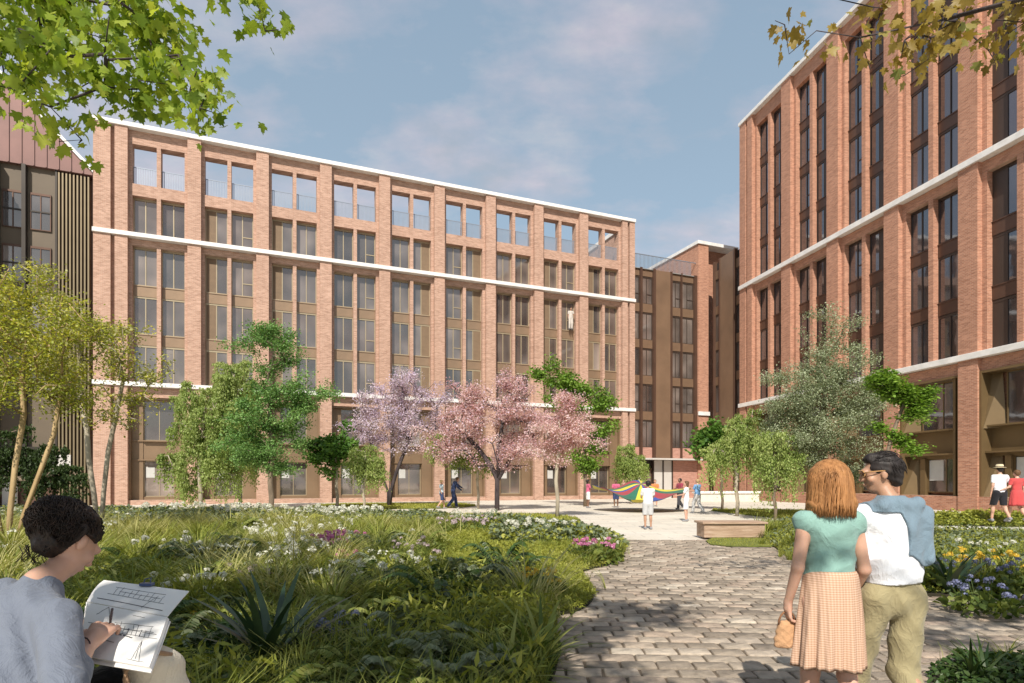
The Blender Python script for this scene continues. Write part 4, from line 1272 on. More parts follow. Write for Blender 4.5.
tree('pink_blossom_tree', 'smaller pink blossom tree with pale trunk right of the large one', 24.5, 557,
     [(563, 430, 30, 30), (545, 440, 24, 22), (585, 445, 20, 20), (565, 405, 18, 14)], 'pink', 'pale', nt=130, nl=15000, ls=.08, seed=15, sig=.15, clump_s=.7, stem_r=.08, fork=.42, tip_r=.009)
tree('leafy_tree', 'bright leafy green tree behind the small pink blossom tree', 36, 585,
     [(572, 392, 26, 18), (590, 400, 20, 18), (560, 380, 20, 14), (595, 435, 18, 22), (585, 455, 20, 16), (552, 372, 14, 10)], 'fresh', 'brown', nt=90, nl=12000, ls=.15, seed=16, sig=.24, stem_r=.12, fork=.45, tpl=T_OVAL)
tree('small_willow', 'small willow in front of the corner entrance', 40, 631,
     [(631, 458, 15, 16), (625, 466, 13, 12), (638, 466, 12, 12)], 'weep', 'pale', nt=45, nl=10000, ls=.11, seed=17, weep=1.0, sig=.2, stem_r=.08)
# right side
tree('weeping_tree', 'weeping tree with hanging green curtains left of the grey olive tree', 26, 737,
     [(735, 432, 24, 24), (718, 448, 12, 14), (750, 425, 18, 20)], 'weep', 'pale', nt=40, nl=15000, ls=.085, seed=18, weep=1.5, sig=.15, stem_r=.08)
tree('weeping_tree', 'low weeping tree in front of the grey olive tree', 23, 775,
     [(777, 445, 20, 20), (792, 462, 12, 12), (764, 470, 12, 10)], 'weep', 'brown', nt=30, nl=11000, ls=.08, seed=19, weep=1.4, sig=.14, stem_r=.06)
tree('dark_shrub_tree', 'deep green small tree behind the weeping trees by the link', 31, 722,
     [(718, 445, 12, 16), (712, 440, 10, 10)], 'deep', 'brown', nt=26, nl=2600, ls=.22, seed=25, sig=.3, stem_r=.07, tpl=T_OVAL)
tree('grey_olive_tree', 'large grey olive tree in front of the tall brick block', 23.5, 822,
     [(825, 420, 52, 52), (800, 395, 40, 42), (845, 385, 36, 46), (825, 330, 22, 38), (850, 440, 34, 40), (835, 360, 30, 40), (795, 440, 30, 34), (868, 400, 18, 30)], 'olive', 'brown', nt=330, nl=60000, ls=.072, seed=20, sig=.19, clump_s=.8, stem_r=.13, fork=.18, tip_r=.008)
tree('maple_sapling', 'bright green maple with layered leaves beside the brick pier', 19.5, 880,
     [(905, 395, 26, 12), (915, 410, 24, 10), (890, 380, 20, 10), (895, 430, 24, 10), (925, 400, 14, 10), (905, 445, 16, 8)], 'fresh', 'brown', nt=70, nl=8000, ls=.11, seed=21, sig=.12, clump_s=.7, stem_r=.06, fork=.35, tpl=T_OVAL, up=1.5)

# big trees just outside the frame whose boughs hang into it and shade the foreground
def big_tree(name, label, base, stem_pts, tips, nl, leaf, tpl, ls, bark, seed, hangs, stem_r=.22, sig=.25):
    rng = np.random.default_rng(seed)
    e = empty(name, base, 0, label, 'tree')
    b = np.array(base)
    tips = np.array(tips)-b
    stems = [[tuple(np.array(p)-b) for p in s] for s in stem_pts]
    nodes, par, ends = grow(base, stems, tips, rng, seg=.35, upbias=.1, wander=.08)
    wood(nodes, par, .005, stem_r, 'trunk', BK[bark], e, expo=2.4, thin=3.0-b[1])
    A = np.array([nodes[i] for i in ends]); A2 = np.array([nodes[par[par[i]]] if par[par[i]] >= 0 else nodes[par[i]] for i in ends])
    wv = np.where(A[:, 1]+b[1] > 3.6, .62, 5.6); wv /= wv.sum()
    k = rng.choice(len(A), nl, p=wv)
    t = rng.random(nl)[:, None]
    P = A[k]*(1-t)+A2[k]*t+rng.normal(0, sig, (nl, 3))*np.array([1, 1, .8])
    v = np.column_stack([rng.normal(0, .6, nl), rng.normal(0, .6, nl), -0.7-.5*rng.random(nl)]); v /= np.linalg.norm(v, axis=1)[:, None]
    a = rng.normal(size=(nl, 3)); u_ = np.cross(v, a); u_ /= np.linalg.norm(u_, axis=1)[:, None]
    R = np.stack([u_, v, np.cross(u_, v)], -1)
    cl = rng.random(len(A))
    Leaves().add(tpl, P, ls*(0.6+.7*rng.random(nl)), R, np.clip(.5*rng.random(nl)+.5*cl[k], 0, 1)).build('crown', LM[leaf], e)
    return e
def boxpts(rng, n, blobs):
    out = []
    pr = np.array([b[3]*b[4]*b[5] for b in blobs]); pr = pr**.8; pr /= pr.sum()
    for _ in range(n):
        b = blobs[rng.choice(len(blobs), p=pr)]
        d = rng.normal(size=3); d /= np.linalg.norm(d)
        out.append(np.array(b[:3])+d*np.array(b[3:6])*rng.random()**.4)
    return out
rg = np.random.default_rng(31)
def imb(px, py, D, rx, ry, rd=0.5):
    c = W(px, py, D); return (c[0], c[1], c[2], rx*D/F, rd, ry*D/F)
vis = [imb(30, 10, 5.2, 60, 30), imb(110, 25, 5.2, 50, 26), imb(60, 60, 5, 50, 30), imb(150, 60, 4.9, 38, 28), imb(20, 100, 5, 30, 24), imb(60, 128, 4.8, 16, 18, .3),
       imb(196, 100, 4.8, 15, 30, .25), imb(200, 75, 4.8, 10, 20, .2), imb(170, 20, 5.2, 26, 18), imb(245, -6, 5, 30, 15), imb(270, 30, 4.9, 14, 16, .25), imb(130, 85, 4.9, 36, 14, .3), imb(10, 45, 5.2, 40, 50)]
over = [(-3.4, -1.6, 6.4, 2.6, 2.4, 1.4), (-1.0, -1.2, 6.6, 1.8, 2.0, 1.0), (-5.5, 1.5, 6.5, 1.8, 2.2, 1.4), (-1.1, -2.4, 5.9, 1.9, 1.5, .9), (-2.4, .2, 6.7, 2.2, 1.5, .8), (-.3, .1, 6.6, 1.5, 1.3, .7), (.4, -4.0, 5.6, 2.2, .9, .7), (-4.4, -3.4, 6.2, 1.8, 1.6, 1.0)]
tipsM = [np.array(W(px, py, 4.8+.1*sin(px))) for px, py in ((178, 55), (184, 72), (192, 84), (188, 100), (200, 108), (206, 96), (198, 122), (212, 112))]+boxpts(rg, 116, vis)+boxpts(rg, 330, over)
big_tree('maple_tree', 'maple whose green lobed leaves hang into the upper left of the picture', (-7.6, 1.4, 0),
         [[(-7.6, 1.4, 0), (-7.5, 1.4, 1.6), (-7.2, 1.5, 3.0), (-6.6, 1.8, 4.3), (-5.9, 2.3, 5.3), (-5.0, 3.4, 6.0), (-4.3, 4.2, 6.0)], [(-6.6, 1.8, 4.3), (-5.5, .8, 5.6), (-4.2, -.4, 6.4), (-2.6, -1.2, 6.8)]],
         tipsM, 42000, 'maple', T_MAPLE, .092, 'dark', 33, 0, sig=.12, stem_r=.12)
vis2 = [imb(795, 28, 5.0, 26, 16, .25), imb(788, 50, 5, 8, 10, .15), imb(860, 8, 5.2, 34, 12, .3), imb(905, 50, 5.0, 34, 16, .3), imb(870, 62, 5.0, 20, 8, .2), imb(960, 25, 5.2, 26, 22, .3), imb(1010, 35, 5.0, 24, 22, .3), imb(1030, 0, 5.2, 40, 20, .4), imb(940, 0, 5.2, 40, 12, .3)]
over2 = [(3.6, -.4, 6.2, 1.6, 1.6, 1.0), (1.2, -2.8, 6.0, 2.2, 1.2, .8), (5.2, .6, 6.4, 1.4, 1.6, 1.0)]
tipsO = boxpts(rg, 70, vis2)+boxpts(rg, 46, over2)
big_tree('golden_oak_tree', 'tree whose golden brown lobed leaves hang into the upper right of the picture', (8.2, 1.0, 0),
         [[(8.2, 1.0, 0), (8.1, 1.0, 2), (7.8, 1.4, 3.8), (7.0, 2.4, 5.0), (5.8, 4.0, 5.5), (4.6, 4.8, 5.5), (3.6, 5.0, 5.35), (2.9, 5, 5.2)], [(7.8, 1.4, 3.8), (6.6, .8, 5.4), (5.2, .2, 6.2), (3.4, -.8, 6.4)]],
         tipsO, 3000, 'oak', T_MAPLE, .09, 'dark', 35, 0, sig=.12, stem_r=.06)
# ------------------------------------------------------------------ people
class SDF:
    def __init__(self, lo, hi, h):
        self.lo = np.array(lo, float); self.h = h
        n = np.ceil((np.array(hi)-self.lo)/h).astype(int)+1
        self.f = np.full(n, 1.0, dtype=np.float32); self.n = n
    def block(self, lo, hi):
        a = np.clip(np.floor((lo-self.lo)/self.h).astype(int), 0, self.n); b = np.clip(np.ceil((hi-self.lo)/self.h).astype(int)+1, 0, self.n)
        if (b <= a).any(): return None
        sl = tuple(slice(i, j) for i, j in zip(a, b))
        g = [self.lo[i]+self.h*np.arange(a[i], b[i]) for i in range(3)]
        X, Y, Z = np.meshgrid(*g, indexing='ij', sparse=True)
        return sl, X, Y, Z
    def smin(self, sl, d, k):
        f = self.f[sl]
        if k > 0:
            hh = np.clip(0.5+0.5*(f-d)/k, 0, 1)
            self.f[sl] = f*(1-hh)+d*hh-k*hh*(1-hh)
        else: self.f[sl] = np.minimum(f, d)
    def cap(self, p, q, r1, r2, k=0.02, flat=1.0, ax=1):
        """tapered capsule, flattened by `flat` along axis ax"""
        p = np.array(p, float); q = np.array(q, float); R = max(r1, r2)+2*k+2*self.h
        b = self.block(np.minimum(p, q)-R, np.maximum(p, q)+R)
        if b is None: return self
        sl, X, Y, Z = b
        s = np.ones(3); s[ax] = 1/flat
        P = [(X-p[0])*s[0], (Y-p[1])*s[1], (Z-p[2])*s[2]]; d = (q-p)*s
        L = d@d+1e-9
        t = np.clip((P[0]*d[0]+P[1]*d[1]+P[2]*d[2])/L, 0, 1)
        dist = np.sqrt((P[0]-t*d[0])**2+(P[1]-t*d[1])**2+(P[2]-t*d[2])**2)-(r1+(r2-r1)*t)
        self.smin(sl, (dist*(flat if flat < 1 else 1)).astype(np.float32), k); return self
    def ell(self, c, r, k=0.02, rot=None):
        c = np.array(c, float); r = np.array(r, float); R = r.max()+2*k+2*self.h
        b = self.block(c-R, c+R)
        if b is None: return self
        sl, X, Y, Z = b
        x, y, z = X-c[0], Y-c[1], Z-c[2]
        if rot is not None:
            m = np.array(rot).T
            x, y, z = (m[i, 0]*x+m[i, 1]*y+m[i, 2]*z for i in range(3))
        q = np.sqrt((x/r[0])**2+(y/r[1])**2+(z/r[2])**2); g_ = np.sqrt((x/r[0]**2)**2+(y/r[1]**2)**2+(z/r[2]**2)**2)
        self.smin(sl, (q*(q-1)/(g_+1e-6)).astype(np.float32), k); return self
    def grid(self):
        return np.meshgrid(*[self.lo[i]+self.h*np.arange(self.n[i]) for i in range(3)], indexing='ij', sparse=True)
    def cut(self, fn):
        X, Y, Z = self.grid(); self.f = np.maximum(self.f, fn(X, Y, Z)).astype(np.float32); return self
    def add(self, fn):
        X, Y, Z = self.grid(); self.f = (self.f+fn(X, Y, Z)).astype(np.float32); return self
    def build(self, name, mat, parent):
        f = self.f; S = f < 0
        S8 = [S[i:S.shape[0]-1+i, j:S.shape[1]-1+j, k:S.shape[2]-1+k] for i in (0, 1) for j in (0, 1) for k in (0, 1)]
        cnt = sum(s.astype(np.int8) for s in S8)
        act = (cnt > 0) & (cnt < 8)
        idx = np.argwhere(act); m = len(idx)
        lut = np.full(act.shape, -1, np.int64); lut[act] = np.arange(m)
        acc = np.zeros((m, 3)); c = np.zeros(m)
        offs = [(i, j, k) for i in (0, 1) for j in (0, 1) for k in (0, 1)]
        val = {o: f[idx[:, 0]+o[0], idx[:, 1]+o[1], idx[:, 2]+o[2]] for o in offs}
        for a in offs:
            for ax in range(3):
                if a[ax] == 0:
                    b = list(a); b[ax] = 1; b = tuple(b)
                    fa, fb = val[a], val[b]; cr = (fa < 0) != (fb < 0)
                    t = np.where(cr, fa/(fa-fb+1e-12), 0)
                    pos = np.tile(np.array(a, float), (m, 1)); pos[:, ax] = t
                    acc += pos*cr[:, None]; c += cr
        V = self.lo+self.h*(idx+acc/c[:, None])
        Fs = []
        for ax in range(3):
            u, v = (ax+1) % 3, (ax+2) % 3
            sa = [slice(0, n) for n in S.shape]; sb = list(sa)
            sa[ax] = slice(0, S.shape[ax]-1); sb[ax] = slice(1, S.shape[ax])
            e = S[tuple(sa)] != S[tuple(sb)]; ei = np.argwhere(e)
            ok = (ei[:, u] > 0) & (ei[:, v] > 0) & (ei[:, u] < S.shape[u]-1) & (ei[:, v] < S.shape[v]-1); ei = ei[ok]
            q = []
            for du, dv in ((1, 1), (0, 1), (0, 0), (1, 0)):
                w_ = ei.copy(); w_[:, u] -= du; w_[:, v] -= dv; q.append(lut[w_[:, 0], w_[:, 1], w_[:, 2]])
            q = np.stack(q, 1)
            flip = ~S[ei[:, 0], ei[:, 1], ei[:, 2]]
            q[flip] = q[flip][:, ::-1]
            Fs.append(q)
        return np_mesh(name, V, np.concatenate(Fs), mat, parent, smooth=True)

def skin_mat(name, col):
    m, nt, b, out = newmat(name)
    c = ramp(nt, noise(nt, 12, 4), [(0.3, [x*.88 for x in col]), (0.7, [min(1, x*1.08) for x in col])])
    nt.links.new(c, b.inputs['Base Color']); b.inputs['Roughness'].default_value = .5
    b.inputs['Subsurface Weight'].default_value = .15; b.inputs['Subsurface Radius'].default_value = (.02, .008, .004); b.inputs['Subsurface Scale'].default_value = .5
    return m
SK = {'light': skin_mat('light_skin', (.56, .33, .235)), 'mid': skin_mat('tan_skin', (.42, .24, .155)), 'dark': skin_mat('brown_skin', (.20, .11, .07))}
_cl = {}
def cloth(name, col, fine=0.0, rough=.85, sc=60):
    if name in _cl: return _cl[name]
    m, nt, b, out = newmat(name)
    c = ramp(nt, noise(nt, 5, 4), [(0.3, [x*.92 for x in col]), (0.7, [min(1, x*1.05) for x in col])])
    nt.links.new(c, b.inputs['Base Color']); b.inputs['Roughness'].default_value = rough; b.inputs['Specular IOR Level'].default_value = .2
    b.inputs['Sheen Weight'].default_value = .15
    bn = nt.nodes.new('ShaderNodeBump'); bn.inputs['Strength'].default_value = .25+fine; bn.inputs['Distance'].default_value = .004
    nt.links.new(noise(nt, sc, 3), bn.inputs['Height'])
    wr = N(nt, 'ShaderNodeTexNoise'); wr.inputs['Scale'].default_value = 7; wr.inputs['Detail'].default_value = 5; wr.inputs['Distortion'].default_value = 1.6; wr.inputs['Roughness'].default_value = .5
    tcw = nt.nodes.new('ShaderNodeTexCoord'); mpw = nt.nodes.new('ShaderNodeMapping'); mpw.inputs['Scale'].default_value = (1.4, 1.4, .8); mpw.inputs['Rotation'].default_value = (.3, .5, .2)
    nt.links.new(tcw.outputs['Object'], mpw.inputs[0]); nt.links.new(mpw.outputs[0], wr.inputs['Vector'])
    rg_ = ramp(nt, wr.outputs['Fac'], [(.30, (0, 0, 0)), (.47, (.75, .75, .75)), (.5, (1, 1, 1)), (.53, (.7, .7, .7)), (.72, (.1, .1, .1))])
    b2_ = nt.nodes.new('ShaderNodeBump'); b2_.inputs['Strength'].default_value = .34; b2_.inputs['Distance'].default_value = .016
    nt.links.new(rg_, b2_.inputs['Height']); nt.links.new(b2_.outputs[0], bn.inputs['Normal']); nt.links.new(bn.outputs[0], b.inputs['Normal'])
    _cl[name] = m; return m
def hair_mat(name, a, b_, sx=(1, 1, .08)):
    m, nt, b, out = newmat(name)
    c = ramp(nt, noise(nt, 55, 4, sx=sx), [(0.3, a), (0.7, b_)])
    nt.links.new(c, b.inputs['Base Color']); b.inputs['Roughness'].default_value = .55; b.inputs['Specular IOR Level'].default_value = .3
    bump(nt, noise(nt, 90, 3, sx=sx), b, .5, .008)
    return m
HM = {'auburn': hair_mat('auburn_hair', (.20, .085, .028), (.45, .22, .085)), 'black': hair_mat('black_hair', (.012, .010, .010), (.035, .028, .026)),
      'dark': hair_mat('dark_brown_hair', (.007, .005, .004), (.028, .016, .011), (1, 1, 1)), 'brown': hair_mat('brown_hair', (.08, .04, .02), (.18, .1, .05)), 'fair': hair_mat('fair_hair', (.30, .2, .1), (.48, .34, .18))}

V3 = lambda *a: np.array(a, float)
def limb(s, a, b, r1, r2, k=.015, bulge=0.0, bt=.3, off=None):
    s.cap(a, b, r1, r2, k)
    if bulge:
        m = a*(1-bt)+b*bt
        if off is not None: m = m+off
        s.ell(m, (bulge, bulge, bulge*2.2), .03)
def hand(s, w, d, up, side, size=1.0, curl=.5, spread=.10):
    """w wrist, d direction of the hand, up = back of hand, side = thumb side; five separate fingers"""
    d = d/np.linalg.norm(d); up = up-d*(up@d); up /= np.linalg.norm(up); lat = np.cross(d, up)
    if lat@side < 0: lat = -lat
    L = .085*size
    s.cap(w, w+d*L*.45, .024*size, .028*size, .012); 
    for j in range(4):
        o = lat*(0.030-0.0205*j)*size
        s.cap(w+d*.02*size+o*.6, w+d*L+o, .013*size, .0115*size, .010)
    for j, fl in enumerate((.070, .078, .073, .058)):
        o = lat*(0.030-0.0205*j)*size; p = w+d*L+o; fl *= size
        dd = d+lat*(spread*(1.5-j)*.35); a = 0
        for seg in range(3):
            a += curl*(.5+.35*seg)
            dv = dd*cos(a)-up*sin(a); dv /= np.linalg.norm(dv)
            q = p+dv*fl*(.45, .32, .25)[seg]
            s.cap(p, q, (.0095, .0088, .008)[seg]*size, (.0088, .008, .007)[seg]*size, .003); p = q
    b0 = w+d*.018*size+lat*.022*size
    b1 = b0+(d*.55+lat*.7-up*.25)*.042*size; b2 = b1+(d*.9+lat*.15-up*.45*curl)*.032*size; b3 = b2+(d*.9-lat*.05-up*.5*curl)*.024*size
    s.cap(b0, b1, .014*size, .011*size, .008); s.cap(b1, b2, .0105*size, .0095*size, .003); s.cap(b2, b3, .0095*size, .0075*size, .003)

def head_sdf(s, c, fwd, up=V3(0, 0, 1), sz=1.0, k=.02):
    """head with jaw, nose, lips, brow, ears; c centre of skull"""
    fwd = fwd/np.linalg.norm(fwd); lat = np.cross(fwd, up); lat /= np.linalg.norm(lat); up = np.cross(lat, fwd)
    R = np.stack([lat, fwd, up], 1)
    E_ = lambda o, r, k_=.015: s.ell(c+R@(np.array(o)*sz), np.array(r)*sz, k_*sz, rot=R)
    E_((0, -.012, .018), (.076, .096, .09), k); E_((0, .03, -.03), (.058, .062, .075)); E_((0, .052, -.088), (.03, .03, .024), .02)
    E_((0, .088, .018), (.05, .02, .018), .02)
    E_((0, .103, -.018), (.011, .014, .022), .01); E_((0, .112, -.030), (.014, .012, .010), .008)
    E_((0, .092, -.058), (.022, .012, .006), .006); E_((0, .090, -.067), (.019, .012, .007), .006)
    for q in (-1, 1):
        E_((q*.076, -.005, -.01), (.009, .018, .030), .006); E_((q*.045, .065, -.03), (.022, .02, .02), .02)
    return R

def fig(name_label, cat_group, root, rz, J, wear, h=.008, skin='light', fem=False, scale=1.0, hands=True, cuts=None, detail=True):
    pass

def default_J():
    return {'pelvis': V3(0, 0, .95), 'waist': V3(0, 0, 1.10), 'chest': V3(0, 0, 1.30), 'neck': V3(0, -.01, 1.46), 'head': V3(0, .02, 1.63),
            'shL': V3(-.18, 0, 1.41), 'shR': V3(.18, 0, 1.41), 'elL': V3(-.22, -.02, 1.14), 'elR': V3(.22, -.02, 1.14), 'wrL': V3(-.23, .04, .90), 'wrR': V3(.23, .04, .90),
            'hipL': V3(-.09, 0, .92), 'hipR': V3(.09, 0, .92), 'knL': V3(-.10, .02, .50), 'knR': V3(.10, .02, .50), 'anL': V3(-.10, -.02, .08), 'anR': V3(.10, -.02, .08),
            'face': V3(0, 1, 0), 'hup': V3(0, 0, 1)}
def build_body(J, parent, skin, h, fem=False, th=1.0, handcfg=None, feet=True, hs=1.0):
    P = [v for k, v in J.items() if k not in ('face', 'hup')]
    lo = np.min(P, 0)-.24; hi = np.max(P, 0)+.24; lo[2] = max(lo[2], -.02)
    s = SDF(lo, hi, h)
    t = th
    s.cap(J['pelvis'], J['waist'], .155*t if fem else .145*t, .118*t if fem else .130*t, .04, .68)
    s.cap(J['waist'], J['chest'], .112*t if fem else .128*t, .142*t if fem else .158*t, .05, .64)
    s.cap(J['shL']*.85+J['chest']*.15, J['shR']*.85+J['chest']*.15, .062*t, .062*t, .06)
    s.cap(J['chest']+V3(0, 0, .06), J['neck'], .085*t, .052*t, .05)
    s.cap(J['neck'], J['head']+V3(0, 0, -.06), .052*t, .048*t, .02)
    head_sdf(s, J['head'], J['face'], J['hup'], sz=hs)
    for q in 'LR':
        limb(s, J['sh'+q], J['el'+q], .048*t, .037*t, .02); limb(s, J['el'+q], J['wr'+q], .038*t, .025*t, .012)
        limb(s, J['hip'+q], J['kn'+q], .088*t, .056*t, .03); limb(s, J['kn'+q], J['an'+q], .055*t, .036*t, .02, .052*t, .3, V3(0, -.012, 0))
        if feet:
            d = J.get('foot'+q, V3(0, 1, 0))
            s.cap(J['an'+q]+V3(0, 0, -.03)-d*.03, J['an'+q]+d*.13+V3(0, 0, -.05), .036, .030, .02)
        hc = (handcfg or {}).get(q, {})
        d = hc.get('d', J['wr'+q]-J['el'+q]); sd = hc.get('side', J['face']); up = hc.get('up', V3(-1 if q == 'L' else 1, 0, 0))
        if h < .012: hand(s, J['wr'+q], d, up, sd, hc.get('size', .95), hc.get('curl', .5))
        else:
            d = d/np.linalg.norm(d); s.cap(J['wr'+q], J['wr'+q]+d*.13, .026, .018, .01)
    return s.build('body', SK[skin], parent)

def grid_for(J, keys, pad, h):
    P = [J[k] for k in keys]; lo = np.min(P, 0)-pad; hi = np.max(P, 0)+pad; lo[2] = max(lo[2], -.05)
    return SDF(lo, hi, h)
def shirt(J, parent, mat, h, fem=False, o=.014, t=1.0, sleeve=.5, hem=.98, neckcut=1.47, folds=.003, loose=0.0, name='shirt'):
    s = grid_for(J, ['pelvis', 'shL', 'shR', 'elL', 'elR', 'wrL', 'wrR', 'neck', 'chest'], .22, h)
    s.cap(J['pelvis'], J['waist'], (.158 if fem else .15)*t+o+loose, (.122 if fem else .136)*t+o+loose, .04, .7)
    s.cap(J['waist'], J['chest'], (.116 if fem else .134)*t+o+loose, (.146 if fem else .162)*t+o, .05, .66)
    s.cap(J['shL']*.87+J['chest']*.13, J['shR']*.87+J['chest']*.13, .064*t+o, .064*t+o, .06)
    s.cap(J['chest']+V3(0, 0, .06), J['neck'], .088*t+o, .052*t+o, .05)
    for q in 'LR':
        if sleeve > 0:
            a, b = J['sh'+q], J['el'+q]; e = a+(b-a)*min(1, sleeve/.5)
            s.cap(a, e, .052*t+o, .043*t+o+loose*.4, .03)
            if sleeve > .5:
                e2 = b+(J['wr'+q]-b)*(sleeve-.5)/.5; s.cap(b, e2, .042*t+o, .031*t+o, .012)
    if folds:
        s.add(lambda X, Y, Z: folds*(1.6*np.abs(np.sin(15*Z+10*X+2*np.sin(9*Y+7*X)))+1.2*np.abs(np.sin(13*X-21*Z+2*np.sin(9*Z)))-1.4+.5*np.sin(43*X+22*Z)*np.sin(35*Y+12*Z)))
    s.cut(lambda X, Y, Z: hem-Z+0*X+.006*np.sin(14*X)); s.cut(lambda X, Y, Z: Z-neckcut-.25*np.maximum(np.abs(X-J['neck'][0])-.075, 0)*0+0*Y)
    return s.build(name, mat, parent)
def trousers(J, parent, mat, h, o=.016, t=1.0, low=.08, top=1.0, folds=.004, name='trousers', fem=False, wide=0.0):
    s = grid_for(J, ['waist', 'hipL', 'hipR', 'knL', 'knR', 'anL', 'anR'], .2, h)
    s.cap(J['pelvis']-V3(0, 0, .02), J['waist'], (.155 if fem else .147)*t+o, .132*t+o, .04, .72)
    for q in 'LR':
        s.cap(J['hip'+q], J['kn'+q], .094*t+o, .064*t+o+wide, .02); s.cap(J['kn'+q], J['an'+q], .064*t+o+wide, .05*t+o+wide, .02)
    if folds:
        s.add(lambda X, Y, Z: folds*(1.6*np.abs(np.sin(19*Z+14*X+1.5*np.sin(12*X)+8*Y))+1.0*np.abs(np.sin(19*X-15*Z))-1.2))
    s.cut(lambda X, Y, Z: Z-top+0*X+0*Y)
    s.cut(lambda X, Y, Z: low-Z+0*X+0*Y)
    return s.build(name, mat, parent)
def skirt(parent, c, top, hem, r0, r1, mat, pleats=11, amp=.03, flat=.75, name='skirt', sway=(0, 0), n=110, m=26):
    rings = []
    for j in range(m+1):
        t = j/m; z = top+(hem-top)*t; r = r0+(r1-r0)*(t**.45)
        ring = []
        for i in range(n):
            a = 2*pi*i/n
            w_ = 1+amp*(t**1.1)*3*(.6*sin(pleats*a+1.3*sin(2*a))+.4*sin((pleats*2+1)*a+.7))*.35
            ring.append((c[0]+sway[0]*t*t+r*w_*cos(a), c[1]+sway[1]*t*t+r*w_*sin(a)*flat, z+.008*sin(3*a+1)*t))
        rings.append(ring)
    inner = [[(c[0]+(p[0]-c[0])*.97, c[1]+(p[1]-c[1])*.97, p[2]+(.004 if k == 0 else 0)) for p in r] for k, r in enumerate(rings[::-1])]
    return MB().ring_loft(rings+inner, cap=False).build(name, mat, parent, smooth=True)
def shoe(J, q, parent, mat, d=None, name='shoe'):
    d = V3(0, 1, 0) if d is None else d
    a = J['an'+q]; s = SDF(a-V3(.2, .25, .1), a+V3(.2, .3, .1), .010)
    s.cap(a+V3(0, 0, -.035)-d*.035, a+V3(0, 0, -.045)+d*.14, .043, .036, .02).cap(a-d*.03+V3(0, 0, -.03), a-d*.01+V3(0, 0, .01), .042, .040, .02)
    zb = max(a[2]-.078, 0.0)
    s.cut(lambda X, Y, Z: zb-Z+0*X+0*Y); s.cut(lambda X, Y, Z: Z-a[2]-.015+0*X+0*Y)
    return s.build(name, mat, parent)
def strands(c, rx, ry, rz_, n, fall, r, mat, parent, rng, drop=.25, start=.2, curl=0.0, back=None):
    """locks of hair laid over the scalp and hanging from it"""
    mb = MB()
    for i in range(n):
        a = rng.uniform(0, 2*pi); 
        ph = rng.uniform(0, start*pi)
        pts = []; k = 9
        end = fall*pi*rng.uniform(.85, 1.05)
        q1, q2 = rng.uniform(0, 6.28), rng.uniform(.6, 1.4)
        for j in range(k):
            t = j/(k-1); th = ph+(end-ph)*t
            rr = 1.0+.03*rng.normal()*.3+.03
            aa = a+curl*.5*sin(6*t*q2+q1)
            x = c[0]+rx*rr*sin(min(th, pi*.5))*cos(aa); y = c[1]+ry*rr*sin(min(th, pi*.5))*sin(aa)
            z = c[2]+rz_*rr*cos(min(th, pi*.5))
            if th > pi*.5: z -= (th-pi*.5)/(end-pi*.5+1e-6)*drop
            x += curl*.02*sin(14*t*q2+q1); z += curl*.015*cos(13*t*q2+q1)
            pts.append((x, y, z))
        if back is not None and (pts[-1][0]-c[0])*back[0]+(pts[-1][1]-c[1])*back[1] < back[2]: continue
        mb.tube(pts, [r*.7]+[r]*(k-2)+[r*.25], 4)
    return mb.build('hair_locks', mat, parent, smooth=True)

# ---- standing couple in the foreground
rgp = np.random.default_rng(5)
woman = empty('person', (1.70, 3.20, 0), 0, 'auburn haired woman from behind in green top and checked peach skirt', 'person')
J = default_J()
J.update(pelvis=V3(0, 0, .88), waist=V3(-.005, 0, 1.03), chest=V3(.0, 0, 1.21), neck=V3(0, -.01, 1.355), head=V3(.0, .03, 1.495),
         shL=V3(-.136, 0, 1.295), shR=V3(.125, 0, 1.29), elL=V3(-.185, -.02, 1.045), wrL=V3(-.205, .05, .845),
         elR=V3(.180, .0, 1.03), wrR=V3(.185, .10, .905), hipL=V3(-.08, 0, .86), hipR=V3(.08, 0, .86), knL=V3(-.085, .05, .47), knR=V3(.075, -.02, .47),
         anL=V3(-.085, .10, .085), anR=V3(.07, -.18, .10), face=V3(.15, 1, -.1))
build_body(J, woman, 'light', .0065, fem=True, th=.84, handcfg={'L': dict(d=V3(.02, .05, -1), up=V3(-1, 0, 0), side=V3(0, 1, 0), curl=.85, size=.85), 'R': dict(d=V3(-.05, .25, -1), up=V3(-1, .2, 0), side=V3(0, 1, 0), curl=.5, size=.85)})
s = shirt(J, woman, cloth('sage_green_cotton', (.23, .39, .345), .1), .007, fem=True, t=.84, sleeve=.05, hem=.985, neckcut=1.345, folds=.004, loose=.002, o=.010, name='top')
def check_mat():
    m, nt, b, out = newmat('peach_check_cotton')
    tc = nt.nodes.new('ShaderNodeTexCoord')
    wv = nt.nodes.new('ShaderNodeTexWave'); wv.bands_direction = 'Z'; wv.inputs['Scale'].default_value = 26; nt.links.new(tc.outputs['Object'], wv.inputs[0])
    w2 = nt.nodes.new('ShaderNodeTexWave'); w2.bands_direction = 'X'; w2.inputs['Scale'].default_value = 20; nt.links.new(tc.outputs['Object'], w2.inputs[0])
    a = ramp(nt, wv.outputs['Fac'], [(.35, (.52, .32, .21)), (.65, (.66, .45, .33))]); b2 = ramp(nt, w2.outputs['Fac'], [(.35, (.82, .80, .78)), (.65, (1, 1, 1))])
    nt.links.new(mixc(nt, 1, a, b2, 'MULTIPLY'), b.inputs['Base Color']); b.inputs['Roughness'].default_value = .85; return m
skirt(woman, (-.002, 0), 1.03, .52, .124, .172, check_mat(), pleats=9, amp=.16, flat=.82, sway=(-.01, 0.0))
shoe(J, 'L', woman, cloth('white_canvas', (.7, .7, .68))); shoe(J, 'R', woman, cloth('white_canvas', (.7, .7, .68)))
